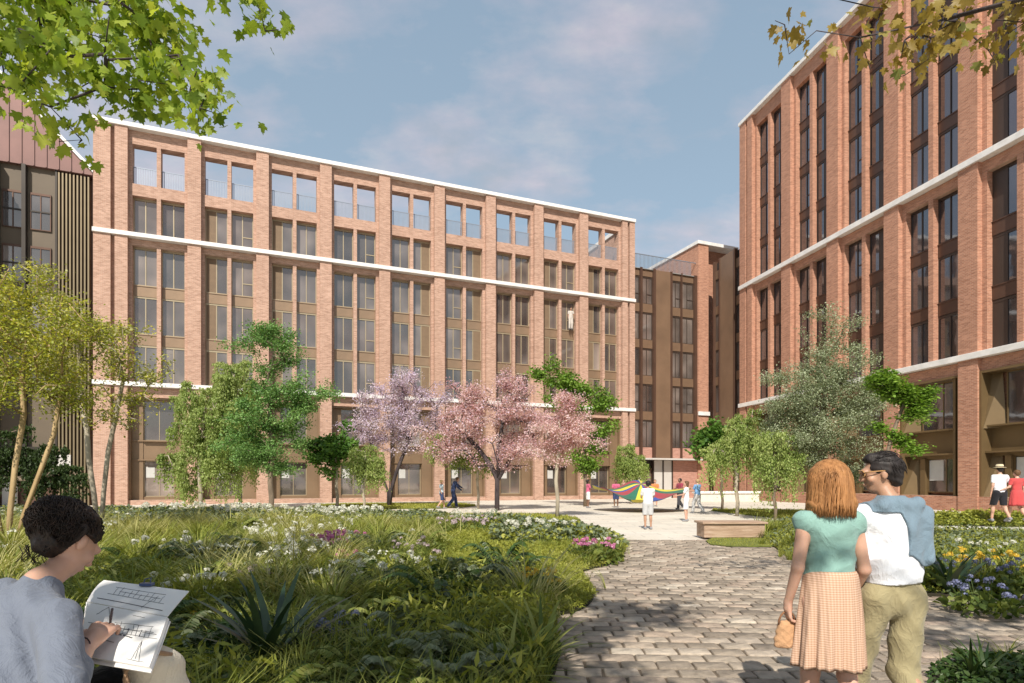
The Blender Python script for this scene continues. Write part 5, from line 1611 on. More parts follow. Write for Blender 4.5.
s = SDF((-.22, -.2, 1.2), (.22, .22, 1.68), .007)
hc = J['head']
s.ell(hc+V3(0, -.018, .022), (.100, .112, .100), .03).ell(hc+V3(0, -.045, -.07), (.112, .085, .11), .04).ell(hc+V3(-.045, -.05, -.12), (.075, .065, .07), .03).ell(hc+V3(.05, -.05, -.12), (.075, .065, .07), .03).ell(hc+V3(.0, -.06, -.13), (.09, .06, .065), .03)
s.cut(lambda X, Y, Z: np.minimum((Y-(hc[1]+.045))+0*X, (hc[2]+.06-Z))+0*X)
s.add(lambda X, Y, Z: .005*np.sin(52*X+9*np.sin(9*Z))+.003*np.sin(110*X+14*Z)+0*Y)
s.cut(lambda X, Y, Z: (1.325+.012*np.sin(40*X))-Z+0*Y)
s.build('hair', HM['auburn'], woman)
def locks(parent, mat, c, n, rx, ry, ztop, zend, a0, a1, r=.004, wob=.012, flare=1.0, rng=rgp):
    mb = MB()
    for i in range(n):
        a = rng.uniform(a0, a1); off = rng.uniform(0, .35); q = rng.uniform(0, 6.28); ze = zend+rng.uniform(-.02, .025)
        pts = []
        for j in range(10):
            t = j/9
            th = min(pi/2, off+t*2.4)
            z = c[2]+ztop*cos(th) if th < pi/2 else c[2]-(c[2]-ze)*((off+t*2.4-pi/2)/(off+2.4-pi/2))
            fl = 1+flare*.12*max(0, (c[2]-z)/(c[2]-ze+1e-6)) if z < c[2] else 1
            x = c[0]+rx*fl*sin(th)*cos(a)+wob*sin(7*t+q)*t; y = c[1]+ry*fl*sin(th)*sin(a)+wob*.6*cos(6*t+q)*t
            pts.append((x, y, z))
        mb.tube(pts, [r*.8]+[r]*8+[r*.2], 4)
    return mb.build('hair_locks', mat, parent, smooth=True)
locks(woman, HM['auburn'], hc+V3(0, -.022, .0), 800, .104, .112, .125, 1.325, pi*.93, pi*2.07, r=.0028, flare=.9)
# small bag in her left hand
bag = empty('handbag', (1.70-.205, 3.20+.06, .60), .1, 'small tan wicker bag hanging from the hand of the woman in the checked skirt', 'bag')
s = SDF((-.12, -.08, -.05), (.12, .08, .22), .007)
s.cap((0, 0, .035), (0, 0, .09), .075, .062, .02, .5).cut(lambda X, Y, Z: -Z+0*X+0*Y).add(lambda X, Y, Z: .0025*np.sin(160*Z)*np.sin(120*X)+0*Y)
s.build('bag_body', cloth('tan_wicker', (.52, .30, .16), .4, sc=120), bag)
MB().tube([(.05*cos(a), 0, .12+.075*sin(a)) for a in np.linspace(0, pi, 9)], .006, 6).build('handle', cloth('brown_leather', (.25, .12, .06)), bag, smooth=True)

man = empty('person', (2.06, 3.25, 0), 0, 'dark haired man in khaki trousers with blue jumper draped over his shoulders', 'person')
J = default_J()
J.update(pelvis=V3(.01, 0, .90), waist=V3(.005, 0, 1.05), chest=V3(.0, .0, 1.24), neck=V3(-.01, -.01, 1.39), head=V3(-.045, .03, 1.545),
         shL=V3(-.155, .02, 1.315), shR=V3(.142, -.01, 1.315), elL=V3(-.135, .02, 1.055), wrL=V3(-.165, .13, .925), elR=V3(.155, .12, 1.08), wrR=V3(.12, .26, 1.0),
         hipL=V3(-.085, 0, .88), hipR=V3(.09, 0, .88), knL=V3(-.12, .12, .49), knR=V3(.07, .02, .47), anL=V3(-.14, .18, .085), anR=V3(.10, -.22, .12), face=V3(-1, .38, -.12))
build_body(J, man, 'mid', .0065, th=.84, hs=.90, handcfg={'L': dict(d=V3(-.05, .1, -1), up=V3(1, -.2, 0), side=V3(0, 1, 0), curl=.7, size=.95), 'R': dict(d=V3(-.4, .6, -.5), up=V3(.3, -.2, .8), side=V3(-.8, 0, .4), curl=.6)})
shirt(J, man, cloth('white_linen', (.72, .74, .78), .1), .007, t=.88, sleeve=.56, hem=.955, neckcut=1.41, folds=.0045, loose=.006, o=.011)
trousers(J, man, cloth('khaki_cotton', (.32, .275, .155), .1), .008, t=.82, low=.09, top=1.0, folds=.0045, wide=.013, o=.012)
shoe(J, 'L', man, cloth('brown_suede', (.25, .16, .09))); shoe(J, 'R', man, cloth('brown_suede', (.25, .16, .09)))
# jumper draped over the shoulders
s = SDF((-.32, -.3, .95), (.34, .32, 1.55), .0065)
s.cap(J['pelvis'], J['waist'], .165, .152, .04, .7).cap(J['waist'], J['chest'], .154, .176, .05, .68)
s.cap(J['shL']*.87+J['chest']*.13, J['shR']*.87+J['chest']*.13, .086, .080, .04).cap(J['chest']+V3(0, 0, .06), J['neck'], .105, .070, .04)
s.cap(V3(-.08, -.055, 1.375), V3(.09, -.06, 1.375), .040, .045, .02)
s.cap(J['shR']+V3(-.005, -.03, 0), V3(.145, -.07, 1.09), .052, .030, .02)
s.add(lambda X, Y, Z: .005*np.abs(np.sin(24*X+13*Z+1.5*np.sin(14*Z)))+.003*np.sin(70*X-24*Z)+0*Y)
def drape(X, Y, Z):
    line = (.0+(1.30-Z)*.14)+.012*np.sin(22*Z)
    low = 1.10-(X-.02)*.35+.014*np.sin(40*X)
    a_ = np.maximum(line-X, low-Z)
    collar = np.maximum(1.335-Z+0*X, -.14-X)
    front = np.maximum(np.maximum(-Y+.04, 1.22-Z), np.maximum(X+.07, -.22-X))
    return np.minimum(np.minimum(a_+0*Y, collar+0*Y), front)*.9
s.cut(drape)
nk = J['neck']; s.cut(lambda X, Y, Z: Z-1.425+0*X+0*Y)
s.build('jumper', cloth('blue_grey_knit', (.17, .24, .30), .5, sc=220), man)
hc = J['head']; fw = J['face']/np.linalg.norm(J['face']); latm = np.cross(fw, V3(0, 0, 1))
Rm = np.stack([latm, fw, np.cross(latm, fw)], 1)
s = SDF(hc-.2, hc+.2, .006)
s.ell(hc+Rm@V3(0, -.020, .030), (.076, .094, .084), .02, rot=Rm).ell(hc+Rm@V3(0, -.068, -.03), (.058, .030, .055), .03, rot=Rm).ell(hc+Rm@V3(0, .035, .088), (.05, .042, .026), .02, rot=Rm)
def face_cut(X, Y, Z, c=hc, f=fw, y0=.052, z0=.055):
    d = (X-c[0])*f[0]+(Y-c[1])*f[1]+(Z-c[2])*f[2]
    return np.minimum(d-y0, z0-(Z-c[2]))
s.cut(face_cut).add(lambda X, Y, Z: .003*np.sin(90*X+30*Z)*np.sin(80*Y+40*Z)+.002*np.sin(150*Z+40*X))
s.cut(lambda X, Y, Z: np.minimum(hc[2]-.035-Z, ((X-hc[0])*fw[0]+(Y-hc[1])*fw[1])+.03)+0*X)
s.build('hair', HM['black'], man)
mb = MB()
for i in range(700):
    d = rgp.normal(size=3); d /= np.linalg.norm(d)
    if d[2] < -.25 or (d[1] > .35 and d[2] < .62) or (d[2] < .1 and d[1] > -.1): continue
    p = V3(0, -.020, .030)+d*V3(.077, .095, .086); tg = V3(rgp.normal(0, .3), .7, .1)+rgp.normal(0, .25, 3); tg -= d*(tg@d); tg /= np.linalg.norm(tg)
    if d[2] < .35: tg = V3(0, -.3, -1.)
    mb.tube([hc+Rm@(p+tg*.008*j+d*(.004*sin(j*.8))) for j in range(5)], [.0012, .0016, .0016, .0012, .0005], 3)
mb.build('hair_locks', HM['black'], man, smooth=True)
g = MB()
for q in (-1, 1):
    pts = [hc+Rm@V3(q*.074, -.01, .012), hc+Rm@V3(q*.075, .045, .014), hc+Rm@V3(q*.060, .088, .012)]
    g.tube(pts, .0032, 5)
    cc = hc+Rm@V3(q*.032, .097, .006)
    ring = [cc+Rm@V3(.027*cos(a), -.012*abs(cos(a)), .019*sin(a)) for a in np.linspace(0, 2*pi, 17)]
    g.tube(ring, .0035, 5)
g.tube([hc+Rm@V3(-.010, .101, .012), hc+Rm@V3(.010, .101, .012)], .003, 5)
gl = g.build('sunglasses', cloth('amber_frame', (.45, .25, .10), rough=.3), man, smooth=True)
lm = MB()
for q in (-1, 1):
    cc = hc+Rm@V3(q*.032, .096, .006)
    lm.add([cc+Rm@V3(.026*cos(a), -.012*abs(cos(a)), .018*sin(a)) for a in np.linspace(0, 2*pi, 17)[:-1]], [tuple(range(16))])
lm.build('lens', simple('dark_lens', (.05, .03, .02), .1, bmp=0), gl)

# ---- seated person drawing
sx, sy = -1.40, 1.70
sit = empty('person', (sx, sy, 0), 0, 'seated woman in grey blue jumper with dark pinned-up hair drawing', 'person')
o = V3(sx, sy, 0)
J = default_J()
J.update(pelvis=V3(-1.42, 1.62, .74)-o, waist=V3(-1.40, 1.62, .90)-o, chest=V3(-1.43, 1.76, 1.04)-o, neck=V3(-1.445, 1.84, 1.190)-o, head=V3(-1.452, 1.97, 1.302)-o,
         shL=V3(-1.590, 1.88, 1.140)-o, shR=V3(-1.300, 1.72, 1.105)-o, elR=V3(-1.165, 1.56, .955)-o, wrR=V3(-1.262, 1.79, 1.015)-o, elL=V3(-1.72, 1.90, .95)-o, wrL=V3(-1.56, 2.06, 1.0)-o,
         hipR=V3(-1.32, 1.58, .74)-o, hipL=V3(-1.50, 1.66, .74)-o, knR=V3(-1.12, 1.93, .80)-o, knL=V3(-1.36, 2.06, .80)-o, anR=V3(-1.08, 1.98, .40)-o, anL=V3(-1.30, 2.10, .40)-o, face=V3(.27, .78, -.66), hup=V3(.15, .6, 1))
build_body(J, sit, 'light', .006, fem=True, th=.82, hs=.88, handcfg={'R': dict(d=V3(-.06, .9, .42), up=V3(.3, -.4, 1), side=V3(-1, 0, 0), curl=.85, size=.92), 'L': dict(d=V3(.6, .5, 0), up=V3(0, 0, 1), side=V3(0, 1, 0), curl=.4)})
s = SDF(V3(-.45, -.35, .68), V3(.42, .45, 1.32), .007)
s.cap(J['pelvis'], J['waist'], .155, .135, .05, .74).cap(J['waist'], J['chest'], .132, .136, .05, .68)
s.cap(J['shL']*.9+J['chest']*.1, J['shR']*.9+J['chest']*.1, .050, .050, .045).cap(J['chest']+V3(0, 0, .04), J['neck']-V3(0, .0, .02), .085, .056, .05)
for q in 'LR':
    s.cap(J['sh'+q], J['el'+q], .055, .050, .025); e2 = J['el'+q]*.55+J['wr'+q]*.45; s.cap(J['el'+q], e2, .048, .040, .015)
s.add(lambda X, Y, Z: .0030*np.abs(np.sin(26*Z+16*X+2.2*np.sin(7*Y+9*X)))+.003*np.abs(np.sin(30*X-22*Z+2*np.sin(11*Z)))-.006+.0015*np.sin(90*X+60*Y+40*Z))
nk = J['neck']
s.cut(lambda X, Y, Z: .064-np.sqrt((X-nk[0]-.005)**2+(Y-nk[1]-.05)**2+((Z-nk[2]-.035)*1.0)**2))
s.build('jumper', cloth('grey_blue_jersey', (.15, .17, .215), .0, sc=260), sit)
s = SDF(V3(-.45, -.35, .3), V3(.5, .55, .98), .009)
s.cap(J['pelvis'], J['pelvis']+V3(0, .02, .06), .17, .15, .04, .85)
for q in 'LR': s.cap(J['hip'+q], J['kn'+q], .105, .082, .04).cap(J['kn'+q], J['an'+q], .078, .06, .03)
s.add(lambda X, Y, Z: .004*np.sin(34*X+21*Y+9*Z))
s.build('trousers', cloth('black_trousers', (.012, .012, .014)), sit)
hc = J['head']; fw = J['face']/np.linalg.norm(J['face']); lt = np.cross(fw, J['hup']); lt /= np.linalg.norm(lt); Rs = np.stack([lt, fw, np.cross(lt, fw)], 1)
s = SDF(hc-.24, hc+.24, .0055)
s.ell(hc+Rs@V3(0, -.028, .028), (.085, .098, .090), .02, rot=Rs).ell(hc+Rs@V3(-.005, -.088, .022), (.062, .052, .060), .03, rot=Rs).ell(hc+Rs@V3(0, -.055, -.045), (.056, .042, .038), .02, rot=Rs)
def fcut(X, Y, Z, c=hc, R=Rs):
    dx_, dy_, dz_ = X-c[0], Y-c[1], Z-c[2]
    f_ = dx_*R[0, 1]+dy_*R[1, 1]+dz_*R[2, 1]; u_ = dx_*R[0, 2]+dy_*R[1, 2]+dz_*R[2, 2]; l_ = dx_*R[0, 0]+dy_*R[1, 0]+dz_*R[2, 0]
    return np.maximum(np.minimum(f_-.045, .055-u_), -1)
def earcut(X, Y, Z, c=hc, R=Rs):
    dx_, dy_, dz_ = X-c[0], Y-c[1], Z-c[2]
    f_ = dx_*R[0, 1]+dy_*R[1, 1]+dz_*R[2, 1]; u_ = dx_*R[0, 2]+dy_*R[1, 2]+dz_*R[2, 2]
    return np.minimum(f_+.022, .018-u_)
s.add(lambda X, Y, Z: .008*np.sin(46*X+30*Z+4*np.sin(40*Y))*np.sin(50*Y+25*Z)+.004*np.sin(110*X+60*Y)*np.sin(90*Z))
s.cut(fcut).cut(earcut)
s.build('hair', HM['dark'], sit)
mb = MB()
for i in range(1700):
    d = rgp.normal(size=3); d /= np.linalg.norm(d)
    if d[1] > .35 and d[2] < .5: continue
    if d[2] < -.55: continue
    q = rgp.uniform(0, 6.28); tdir = np.cross(d, V3(.3, 1, .2)+rgp.normal(0, .4, 3)); tdir /= np.linalg.norm(tdir)
    pts = []
    for j in range(8):
        a = (j-3.5)*.13; dd = d*cos(a)+tdir*sin(a); dd /= np.linalg.norm(dd)
        rr = 1.0+abs(rgp.normal(0,.035))+.05*sin(j*1.2+q)
        pp = V3(0, -.040, .028)+dd*V3(.086, .112, .088)*rr
        pp[1] = min(pp[1], .052) if pp[2] < .05 else pp[1]
        if pp[1] > -.03 and pp[2] < .02: break
        pts.append(hc+Rs@pp)
    if len(pts) > 3: mb.tube(pts, [.0006]+[.0015]*(len(pts)-2)+[.0005], 4)
for i in range(16):   # loose wisps at the nape
    p = hc+Rs@V3(rgp.uniform(-.06, .06), -.075+rgp.uniform(-.02, .02), -.07)
    pts = [p+V3(.008*sin(j*1.1+i), .004*cos(j+i), -.012*j)+Rs@V3(0, -.003*j, 0) for j in range(6)]
    mb.tube(pts, [.0016]*5+[.0006], 3)
mb.build('hair_locks', HM['dark'], sit, smooth=True)
eb = MB().tube([J['wrR']+V3(.028*cos(a), -.035+.008*sin(a), .028*sin(a)) for a in np.linspace(0, 2*pi, 13)], .0025, 4).build('bracelet', cloth('dark_cord', (.05, .03, .03)), sit)
# pencil
hd = J['wrR']+V3(-.012, .105, .035)
pen = MB().tube([V3(*o)+hd+V3(-.02, .03, -.035), V3(*o)+hd+V3(.035, -.035, .055)], .0038, 6).build('pencil', cloth('dark_pencil', (.06, .05, .06), rough=.3)); tag(pen, 'dark pencil in the hand of the seated woman drawing', 'pencil')
# sketchbook
sb = empty('sketchbook', (-1.33, 1.92, 1.0), 0, 'open white sketchbook with building sketches resting on the lap of the seated woman', 'sketchbook')
so_ = V3(-1.33, 1.92, 1.0)
def wp(px, py, D): return np.array(W(px, py, D))-so_
BL, BR, TL, TR = wp(79, 655, 1.86), wp(149, 667, 1.70), wp(86, 602, 2.10), wp(167, 617, 2.0)
UL, UR = wp(104, 580, 2.30), wp(189, 591, 2.2)
M['paper'] = simple('sketch_paper', (.80, .78, .75), .8, .03, 3, bmp=.05)
def sheet(a, b, c, d, name, off=0.0, thick=.004, sag=.006, nn=8):
    nrm = np.cross(b-a, d-a); nrm /= np.linalg.norm(nrm)
    if nrm[2] < 0: nrm = -nrm
    V = []; Fs = []
    for lev in (0, 1):
        for i in range(nn+1):
            for j in range(nn+1):
                u_, v_ = i/nn, j/nn
                p = (a*(1-u_)+b*u_)*(1-v_)+(d*(1-u_)+c*u_)*v_
                p = p+nrm*(off-sag*sin(pi*v_)*(.6+.4*cos(3*u_))-(thick if lev else 0)); V.append(p)
    m_ = (nn+1)**2
    for i in range(nn):
        for j in range(nn):
            q = i*(nn+1)+j; Fs += [(q, q+nn+1, q+nn+2, q+1), (m_+q, m_+q+1, m_+q+nn+2, m_+q+nn+1)]
    for i in range(nn):
        for (s0, s1) in (((i)*(nn+1), (i+1)*(nn+1)), (i*(nn+1)+nn, (i+1)*(nn+1)+nn), (i, i+1), (nn*(nn+1)+i, nn*(nn+1)+i+1)):
            Fs.append((s0, s1, m_+s1, m_+s0))
    return MB().add(V, Fs).build(name, M['paper'], sb, smooth=False), nrm
_, nl_ = sheet(BL, BR, TR, TL, 'page', thick=.012)
_, nu_ = sheet(TL+V3(0, .004, .002), TR+V3(0, .004, .002), UR, UL, 'page', thick=.003, sag=-.010)
sheet(BL+V3(-.006, -.006, -.014), BR+V3(.008, -.006, -.014), TR+V3(.008, .004, -.014), TL+V3(-.006, .004, -.014), 'cover')
ink = MB()
def stroke(a, b, c, d, nrm, uv, r=.0009, lift=.0005, sag=.006):
    pts = []
    for (u_, v_) in uv:
        p = (a*(1-u_)+b*u_)*(1-v_)+(d*(1-u_)+c*u_)*v_; pts.append(p+nrm*(lift-sag*sin(pi*v_)*(.6+.4*cos(3*u_))))
    ink.tube(pts, r, 4)
pg_ = (BL, BR, TR, TL, nl_)
def seg(u0, v0, u1, v1, r=.0008, k=6, pgx=pg_, **kw): stroke(*pgx, [(u0+(u1-u0)*i/k+random.gauss(0, .003), v0+(v1-v0)*i/k+random.gauss(0, .003)) for i in range(k+1)], r=r, **kw)
seg(.05, .62, .95, .60); seg(.35, .50, .98, .52)
for i, u0 in enumerate(np.linspace(.42, .86, 9)): seg(u0, .50, u0+.01, .68+.06*sin(i*1.7), .0007 if i % 3 else .0014)
seg(.40, .70, .88, .74); seg(.42, .60, .9, .63); seg(.55, .48, .66, .46, .002); seg(.44, .49, .52, .48, .002)
seg(.74, .08, .80, .42); seg(.84, .06, .80, .44); seg(.79, .10, .80, .40); seg(.68, .07, .92, .06); seg(.12, .35, .45, .33); seg(.15, .80, .3, .98); seg(.3, .98, .33, .7); seg(.6, .9, .75, .9)
up_ = (TL+V3(0, .004, .002), TR+V3(0, .004, .002), UR, UL, nu_)
for i, u0 in enumerate(np.linspace(.25, .8, 10)): seg(u0, .35, u0, .62+.1*sin(i*2.1), .0007, pgx=up_, sag=-.010)
seg(.18, .35, .86, .36, pgx=up_, sag=-.010); seg(.22, .66, .80, .70, pgx=up_, sag=-.010); seg(.3, .5, .78, .52, pgx=up_, sag=-.010); seg(.66, .1, .74, .6, pgx=up_, sag=-.010); seg(.1, .15, .9, .14, .0015, pgx=up_, sag=-.010)
ink.build('pencil_drawing', cloth('graphite', (.08, .08, .09)), sb)
cp = np.array(W(147, 584, 2.24))-so_
MB().box(cp[0]-.022, cp[0]+.022, cp[1]-.012, cp[1]+.012, cp[2]-.006, cp[2]+.004).tube([cp+V3(-.012, 0, .004), cp+V3(-.010, .006, .018), cp+V3(.012, .006, .022), cp+V3(.012, 0, .004)], .002, 5).build('clip', cloth('blue_steel', (.07, .10, .2), rough=.3), sb)
# shoulder bag beside her
bg2 = empty('shoulder_bag', (-1.125, 1.90, .68), .5, 'cream canvas bag with tan strap beside the seated woman', 'bag')
s = SDF((-.2, -.14, -.08), (.2, .14, .36), .008)
s.cap((0, 0, .05), (.0, 0, .22), .10, .085, .02, .55).add(lambda X, Y, Z: .004*np.sin(30*X+20*Z)+.002*np.sin(70*Z)+0*Y).cut(lambda X, Y, Z: -Z-.03+0*X+0*Y)
s.build('bag_body', cloth('cream_canvas', (.66, .58, .46), .2, sc=150), bg2)
MB().tube([(-.06+.02*cos(t), -.062, .03+.22*t/3) for t in np.linspace(0, 3, 10)]+[(-.02, -.05, .30), (.04, -.02, .27)], .009, 6).build('strap', cloth('tan_leather', (.35, .22, .13)), bg2, smooth=True)
MB().box(-.16, .16, -.10, .10, -.26, -.035).build('base', M['timber'], bg2)
stl = empty('garden_wall', (-1.45, 1.62, 0), .42, 'low stone wall that the drawing woman sits on', 'wall')
MB().box(-.75, .42, -.35, .12, 0, .60).build('wall', M['kerb'], stl, bevel=.02); MB().box(-.78, .45, -.38, .15, .601, .645).build('coping', M['stone'], stl, bevel=.01)

# ---- people in the courtyard
def simple_person(px, D, Hh, rz, label, skin, hair, top, bottom, kind='shorts', pose=None, group=None, z0=0.0, hat=None, longhair=False, fem=False, sleeve=.3, h=.018, z=None):
    X = (px-512)/F*D
    sc_ = Hh/1.75
    e = empty('person', (X, D, z0), rz, label, 'person', group); e.scale = (sc_, sc_, sc_)
    J = default_J()
    if pose: J.update(pose)
    child = Hh < 1.6
    build_body(J, e, skin, h, fem, .92 if child else 1.0)
    if kind == 'dress':
        shirt(J, e, top, h, fem, sleeve=sleeve, hem=.95, folds=0, neckcut=1.47, name='dress_top')
        skirt(e, (J['pelvis'][0], J['pelvis'][1]), 1.08, .55, .15, .25, bottom, pleats=7, amp=.12, n=40, m=8, name='dress')
    else:
        shirt(J, e, top, h, fem, sleeve=sleeve, hem=.92, folds=.003, neckcut=1.47, loose=.012)
        trousers(J, e, bottom, h, low=(.52 if kind == 'shorts' else .09), top=1.0, folds=0, fem=fem, wide=.01, name=kind)
    for q in 'LR': shoe(J, q, e, cloth('grey_canvas', (.25, .25, .26)))
    hc = J['head']; s = SDF(hc-.22, hc+.22, .014)
    f_ = J['face']/np.linalg.norm(J['face'])
    b_ = hc-f_*.028
    s.ell(b_+V3(0, 0, .035), (.092, .104, .088), .02)
    if longhair: s.ell(b_-f_*.03+V3(0, 0, -.06), (.085, .06, .12), .04)
    else: s.ell(b_-f_*.035+V3(0, 0, -.02), (.075, .05, .06), .03)
    s.cut(lambda X, Y, Z: np.minimum((X-hc[0])*f_[0]+(Y-hc[1])*f_[1]-.045, hc[2]+.055-Z)+0*X)
    s.build('hair', hair, e)
    if hat:
        n = 24; R_ = []
        for rr, zz in ((.165, .055), (.17, .062), (.10, .072), (.098, .14), (.07, .165), (.02, .16)):
            R_.append([(hc[0]+rr*cos(2*pi*i/n), hc[1]-.005+rr*sin(2*pi*i/n)*1.08, hc[2]+zz) for i in range(n)])
        MB().ring_loft(R_).build('hat', hat, e, smooth=True)
        MB().ring_loft([[(hc[0]+rr*cos(2*pi*i/n), hc[1]-.005+rr*sin(2*pi*i/n)*1.08, hc[2]+zz) for i in range(n)] for rr, zz in ((.1015, .076), (.1005, .098))], cap=False).build('hat_band', cloth('dark_band', (.1, .05, .03)), e)
    return e
walk = dict(knL=V3(-.10, .16, .52), anL=V3(-.10, .22, .08), knR=V3(.10, .0, .50), anR=V3(.10, -.28, .15))
hold = dict(elL=V3(-.22, .10, 1.16), elR=V3(.22, .10, 1.16), wrL=V3(-.16, .33, 1.12), wrR=V3(.16, .33, 1.12))
WHITE = cloth('white_cotton', (.74, .74, .74)); GREYS = cloth('light_grey_cotton', (.5, .5, .5)); PINKC = cloth('pink_cotton', (.55, .12, .22)); NAVY = cloth('navy_cotton', (.04, .06, .14))
simple_person(648, 18.8, 1.53, .0, 'boy in white t-shirt and pale shorts in front of the play parachute', 'mid', HM['black'], WHITE, GREYS, pose=dict(hold), sleeve=.3)
simple_person(588, 34, 1.62, -1.4, 'girl in pink t-shirt and white shorts at the left tip of the play parachute', 'dark', HM['black'], PINKC, WHITE, pose=dict(hold), longhair=True, fem=True)
simple_person(616, 34.5, 1.62, 2.9, 'child in deep pink top behind the left half of the play parachute', 'dark', HM['black'], PINKC, NAVY, pose=dict(hold), fem=True)
simple_person(655, 36, 1.62, 3.1, 'child in orange top behind the yellow middle of the play parachute', 'light', HM['brown'], cloth('orange_cotton', (.6, .22, .08)), NAVY, pose=dict(hold))
simple_person(680, 32.5, 1.68, 2.0, 'child in dark red top stepping at the right tip of the play parachute', 'dark', HM['black'], cloth('dark_red_cotton', (.30, .05, .08)), cloth('charcoal_cotton', (.06, .06, .07)), kind='trousers', pose={**hold, **walk})
simple_person(686.5, 22.6, 1.53, 1.2, 'girl in white t-shirt and white shorts right of the play parachute', 'light', HM['brown'], WHITE, WHITE, pose=dict(hold, knL=V3(-.13, .04, .5), anL=V3(-.17, 0, .08), knR=V3(.13, .02, .5), anR=V3(.17, 0, .08)), longhair=True, fem=True)
simple_person(697.5, 28.2, 1.62, .6, 'fair haired boy in blue t-shirt and grey trousers walking behind the white-clad girl', 'light', HM['fair'], cloth('sky_blue_cotton', (.16, .32, .55)), GREYS, kind='trousers', pose={**hold, **walk})
simple_person(441.5, 33, 1.60, -1.1, 'child in pale blue top running beside the stooping adult', 'light', HM['fair'], cloth('pale_blue_cotton', (.5, .6, .66)), NAVY, pose=dict(walk, elR=V3(.2, -.2, 1.2), wrR=V3(.2, -.1, 1.0)))
simple_person(453, 34, 1.82, -1.25, 'stooping adult in dark blue with an arm stretched out, beside the running child', 'light', HM['brown'], NAVY, NAVY, kind='trousers',
              pose=dict(walk, waist=V3(0, .03, 1.10), chest=V3(0, .10, 1.29), neck=V3(0, .17, 1.43), head=V3(0, .26, 1.56), shL=V3(-.17, .12, 1.39), shR=V3(.17, .12, 1.38), elL=V3(-.25, .34, 1.24), wrL=V3(-.28, .56, 1.10), elR=V3(.24, .22, 1.12), wrR=V3(.22, .4, .98), face=V3(0, 1, -.5)), sleeve=1.0)
simple_person(1000, 19.6, 1.84, -.12, 'man in white shirt, black shorts and straw hat walking along the right wall', 'light', HM['black'], cloth('white_shirt', (.72, .72, .76)), cloth('black_cotton', (.02, .02, .025)), hat=cloth('straw', (.62, .52, .34)), pose=dict(walk, elR=V3(.28, .0, 1.18), wrR=V3(.33, .05, .98)), z0=.18, h=.014)
simple_person(1017, 19.4, 1.70, .05, 'woman in red dress linking arms with the man in the straw hat', 'light', HM['brown'], cloth('red_cotton', (.50, .07, .07)), cloth('red_cotton', (.50, .07, .07)), kind='dress', fem=True, pose=dict(walk, elL=V3(-.26, .0, 1.18), wrL=V3(-.38, .05, 1.12)), z0=.18, h=.014)
# figure standing in an upper window of the long block
bp = A0+Matrix.Rotation(TA, 3, 'Z') @ Vector((stA[7]+1.27+.28+.9, .30, 14.2))
e = simple_person(576, 48, 1.85, pi+.3, 'person in pale clothes standing at an upper window of the long block', 'mid', HM['black'], cloth('stone_cotton', (.55, .5, .45)), cloth('stone_cotton', (.55, .5, .45)), kind='trousers', h=.02, pose=dict(elL=V3(-.26, .05, 1.2), wrL=V3(-.12, .2, 1.15)))
e.location = bp
# ---- play parachute
def parachute():
    c = V3((641-512)/F*30.5, 30.5, 1.02)
    e = empty('play_parachute', (c[0], c[1], 0), 0, 'multicoloured play parachute billowing between the children', 'parachute')
    cols = [(.58, .50, .06), (.04, .08, .30), (.33, .05, .06), (.03, .14, .09)]
    nr, ns = 14, 16
    def P(r, a):
        x = 2.45*r*cos(a); y = 2.3*r*sin(a)
        z = .92+.62*math.exp(-((x-.0)**2/.7+(y-.7)**2/1.8))-.40*math.exp(-((x+.5)**2/1.5+(y+1.5)**2/.8))+.36*(x/2.45)**2*(1 if x < 0 else .5)+.10*sin(3*a+2.2*r+1)*r+.04*sin(9*a+5*r)*r+.08*y/2.3
        return (x, y, z)
    mats = [cloth('parachute_'+n, c_, rough=.6) for n, c_ in zip(('yellow', 'blue', 'red', 'green'), cols)]
    for s_ in range(ns):
        V = []; Fs = []; k = 5
        for lev in (0, -.012):
            for i in range(nr+1):
                for j in range(k+1):
                    a = 2*pi*(s_+j/k)/ns; p = P(.02+.98*i/nr, a); V.append((p[0], p[1], p[2]+lev+.02*sin(pi*j/k)*i/nr))
        m_ = (nr+1)*(k+1)
        for i in range(nr):
            for j in range(k):
                q = i*(k+1)+j; Fs += [(q, q+k+1, q+k+2, q+1), (m_+q, m_+q+1, m_+q+k+2, m_+q+k+1)]
        MB().add(V, Fs).build('panel', mats[(s_+1) % 4], e, smooth=True)
    return e
parachute()
# ------------------------------------------------------------------ world, sun, camera
Ldir = Vector((0.13, 0.81, -0.76)).normalized()
sun_el = math.asin(-Ldir.z)
w = bpy.data.worlds.new('World'); SC.world = w; w.use_nodes = True
nt = w.node_tree; bg = nt.nodes['Background']
sky = nt.nodes.new('ShaderNodeTexSky'); sky.sky_type = 'NISHITA'; sky.sun_disc = False
sky.sun_elevation = sun_el
sky.sun_rotation = math.atan2(-Ldir.x, -Ldir.y)
sky.air_density = 1.2; sky.dust_density = 1.5; sky.ozone_density = 1.5
tc = nt.nodes.new('ShaderNodeTexCoord')
sp = nt.nodes.new('ShaderNodeSeparateXYZ'); nt.links.new(tc.outputs['Generated'], sp.inputs[0])
mz = N(nt, 'ShaderNodeMath', operation='MAXIMUM'); nt.links.new(sp.outputs[2], mz.inputs[0]); mz.inputs[1].default_value = 0.0
az = N(nt, 'ShaderNodeMath', operation='ADD'); nt.links.new(mz.outputs[0], az.inputs[0]); az.inputs[1].default_value = 0.28
dx = N(nt, 'ShaderNodeMath', operation='DIVIDE'); nt.links.new(sp.outputs[0], dx.inputs[0]); nt.links.new(az.outputs[0], dx.inputs[1])
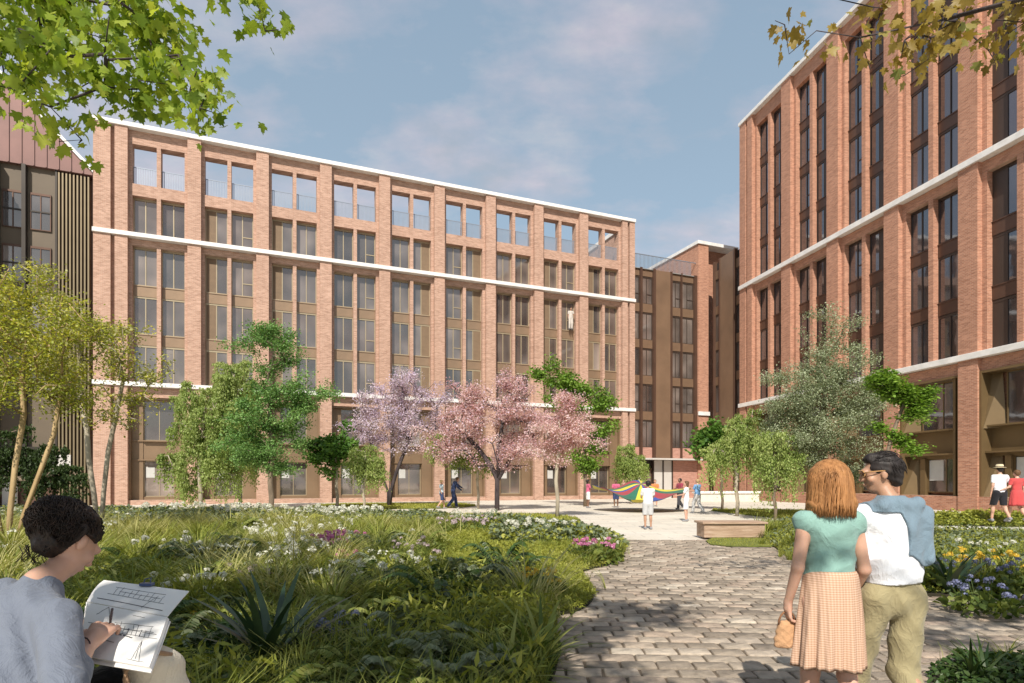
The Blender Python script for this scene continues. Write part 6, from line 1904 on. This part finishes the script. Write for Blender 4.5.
dy = N(nt, 'ShaderNodeMath', operation='DIVIDE'); nt.links.new(sp.outputs[1], dy.inputs[0]); nt.links.new(az.outputs[0], dy.inputs[1])
cb = nt.nodes.new('ShaderNodeCombineXYZ'); nt.links.new(dx.outputs[0], cb.inputs[0]); nt.links.new(dy.outputs[0], cb.inputs[1])
cn = noise(nt, 2.1, 9, vec=cb.outputs[0], rough=0.56, sx=(1.0, 1.5, 1))
cn2 = noise(nt, 5.0, 6, vec=cb.outputs[0], rough=0.6, sx=(1.0, 1.4, 1))
mask = ramp(nt, cn, [(0.45, (0, 0, 0)), (0.62, (0.85, 0.85, 0.85))])
ccol = ramp(nt, cn2, [(0.32, (4.5, 4.8, 5.5)), (0.5, (5.9, 5.6, 6.4)), (0.68, (7.2, 6.8, 6.9))])
bluec = mixc(nt, 0.65, sky.outputs[0], (4.3, 5.7, 7.0))
lowf = ramp(nt, mz.outputs[0], [(0.12, (1.22, 1.2, 1.16)), (0.5, (1.0, 1.0, 1.0)), (.7, (.9, .92, .95))])
full = mixc(nt, 1.0, mixc(nt, mask, bluec, ccol), lowf, 'MULTIPLY')
nt.links.new(full, bg.inputs['Color'])
bg.inputs['Strength'].default_value = 0.085
sl = bpy.data.lights.new('sun', 'SUN'); sl.energy = 4.9; sl.angle = radians(0.5); sl.color = (1.0, 0.93, 0.83)
so = bpy.data.objects.new('sun', sl); link(so)
so.rotation_euler = Ldir.to_track_quat('-Z', 'Y').to_euler()
cam = bpy.data.cameras.new('camera'); cam.sensor_width = 36; cam.lens = 36*F/1024
cam.shift_y = (HOR-341.5)/1024; cam.clip_end = 3000; cam.clip_start = 0.05
co = bpy.data.objects.new('camera', cam); link(co)
co.location = (0, 0, EYE); co.rotation_euler = (radians(90), 0, 0)
SC.camera = co
SC.view_settings.view_transform = 'Standard'; SC.view_settings.look = 'None'
SC.view_settings.exposure = 0.25; SC.view_settings.gamma = 1.0
SC.render.engine = 'CYCLES'
SC.cycles.max_bounces = 6; SC.cycles.transparent_max_bounces = 4
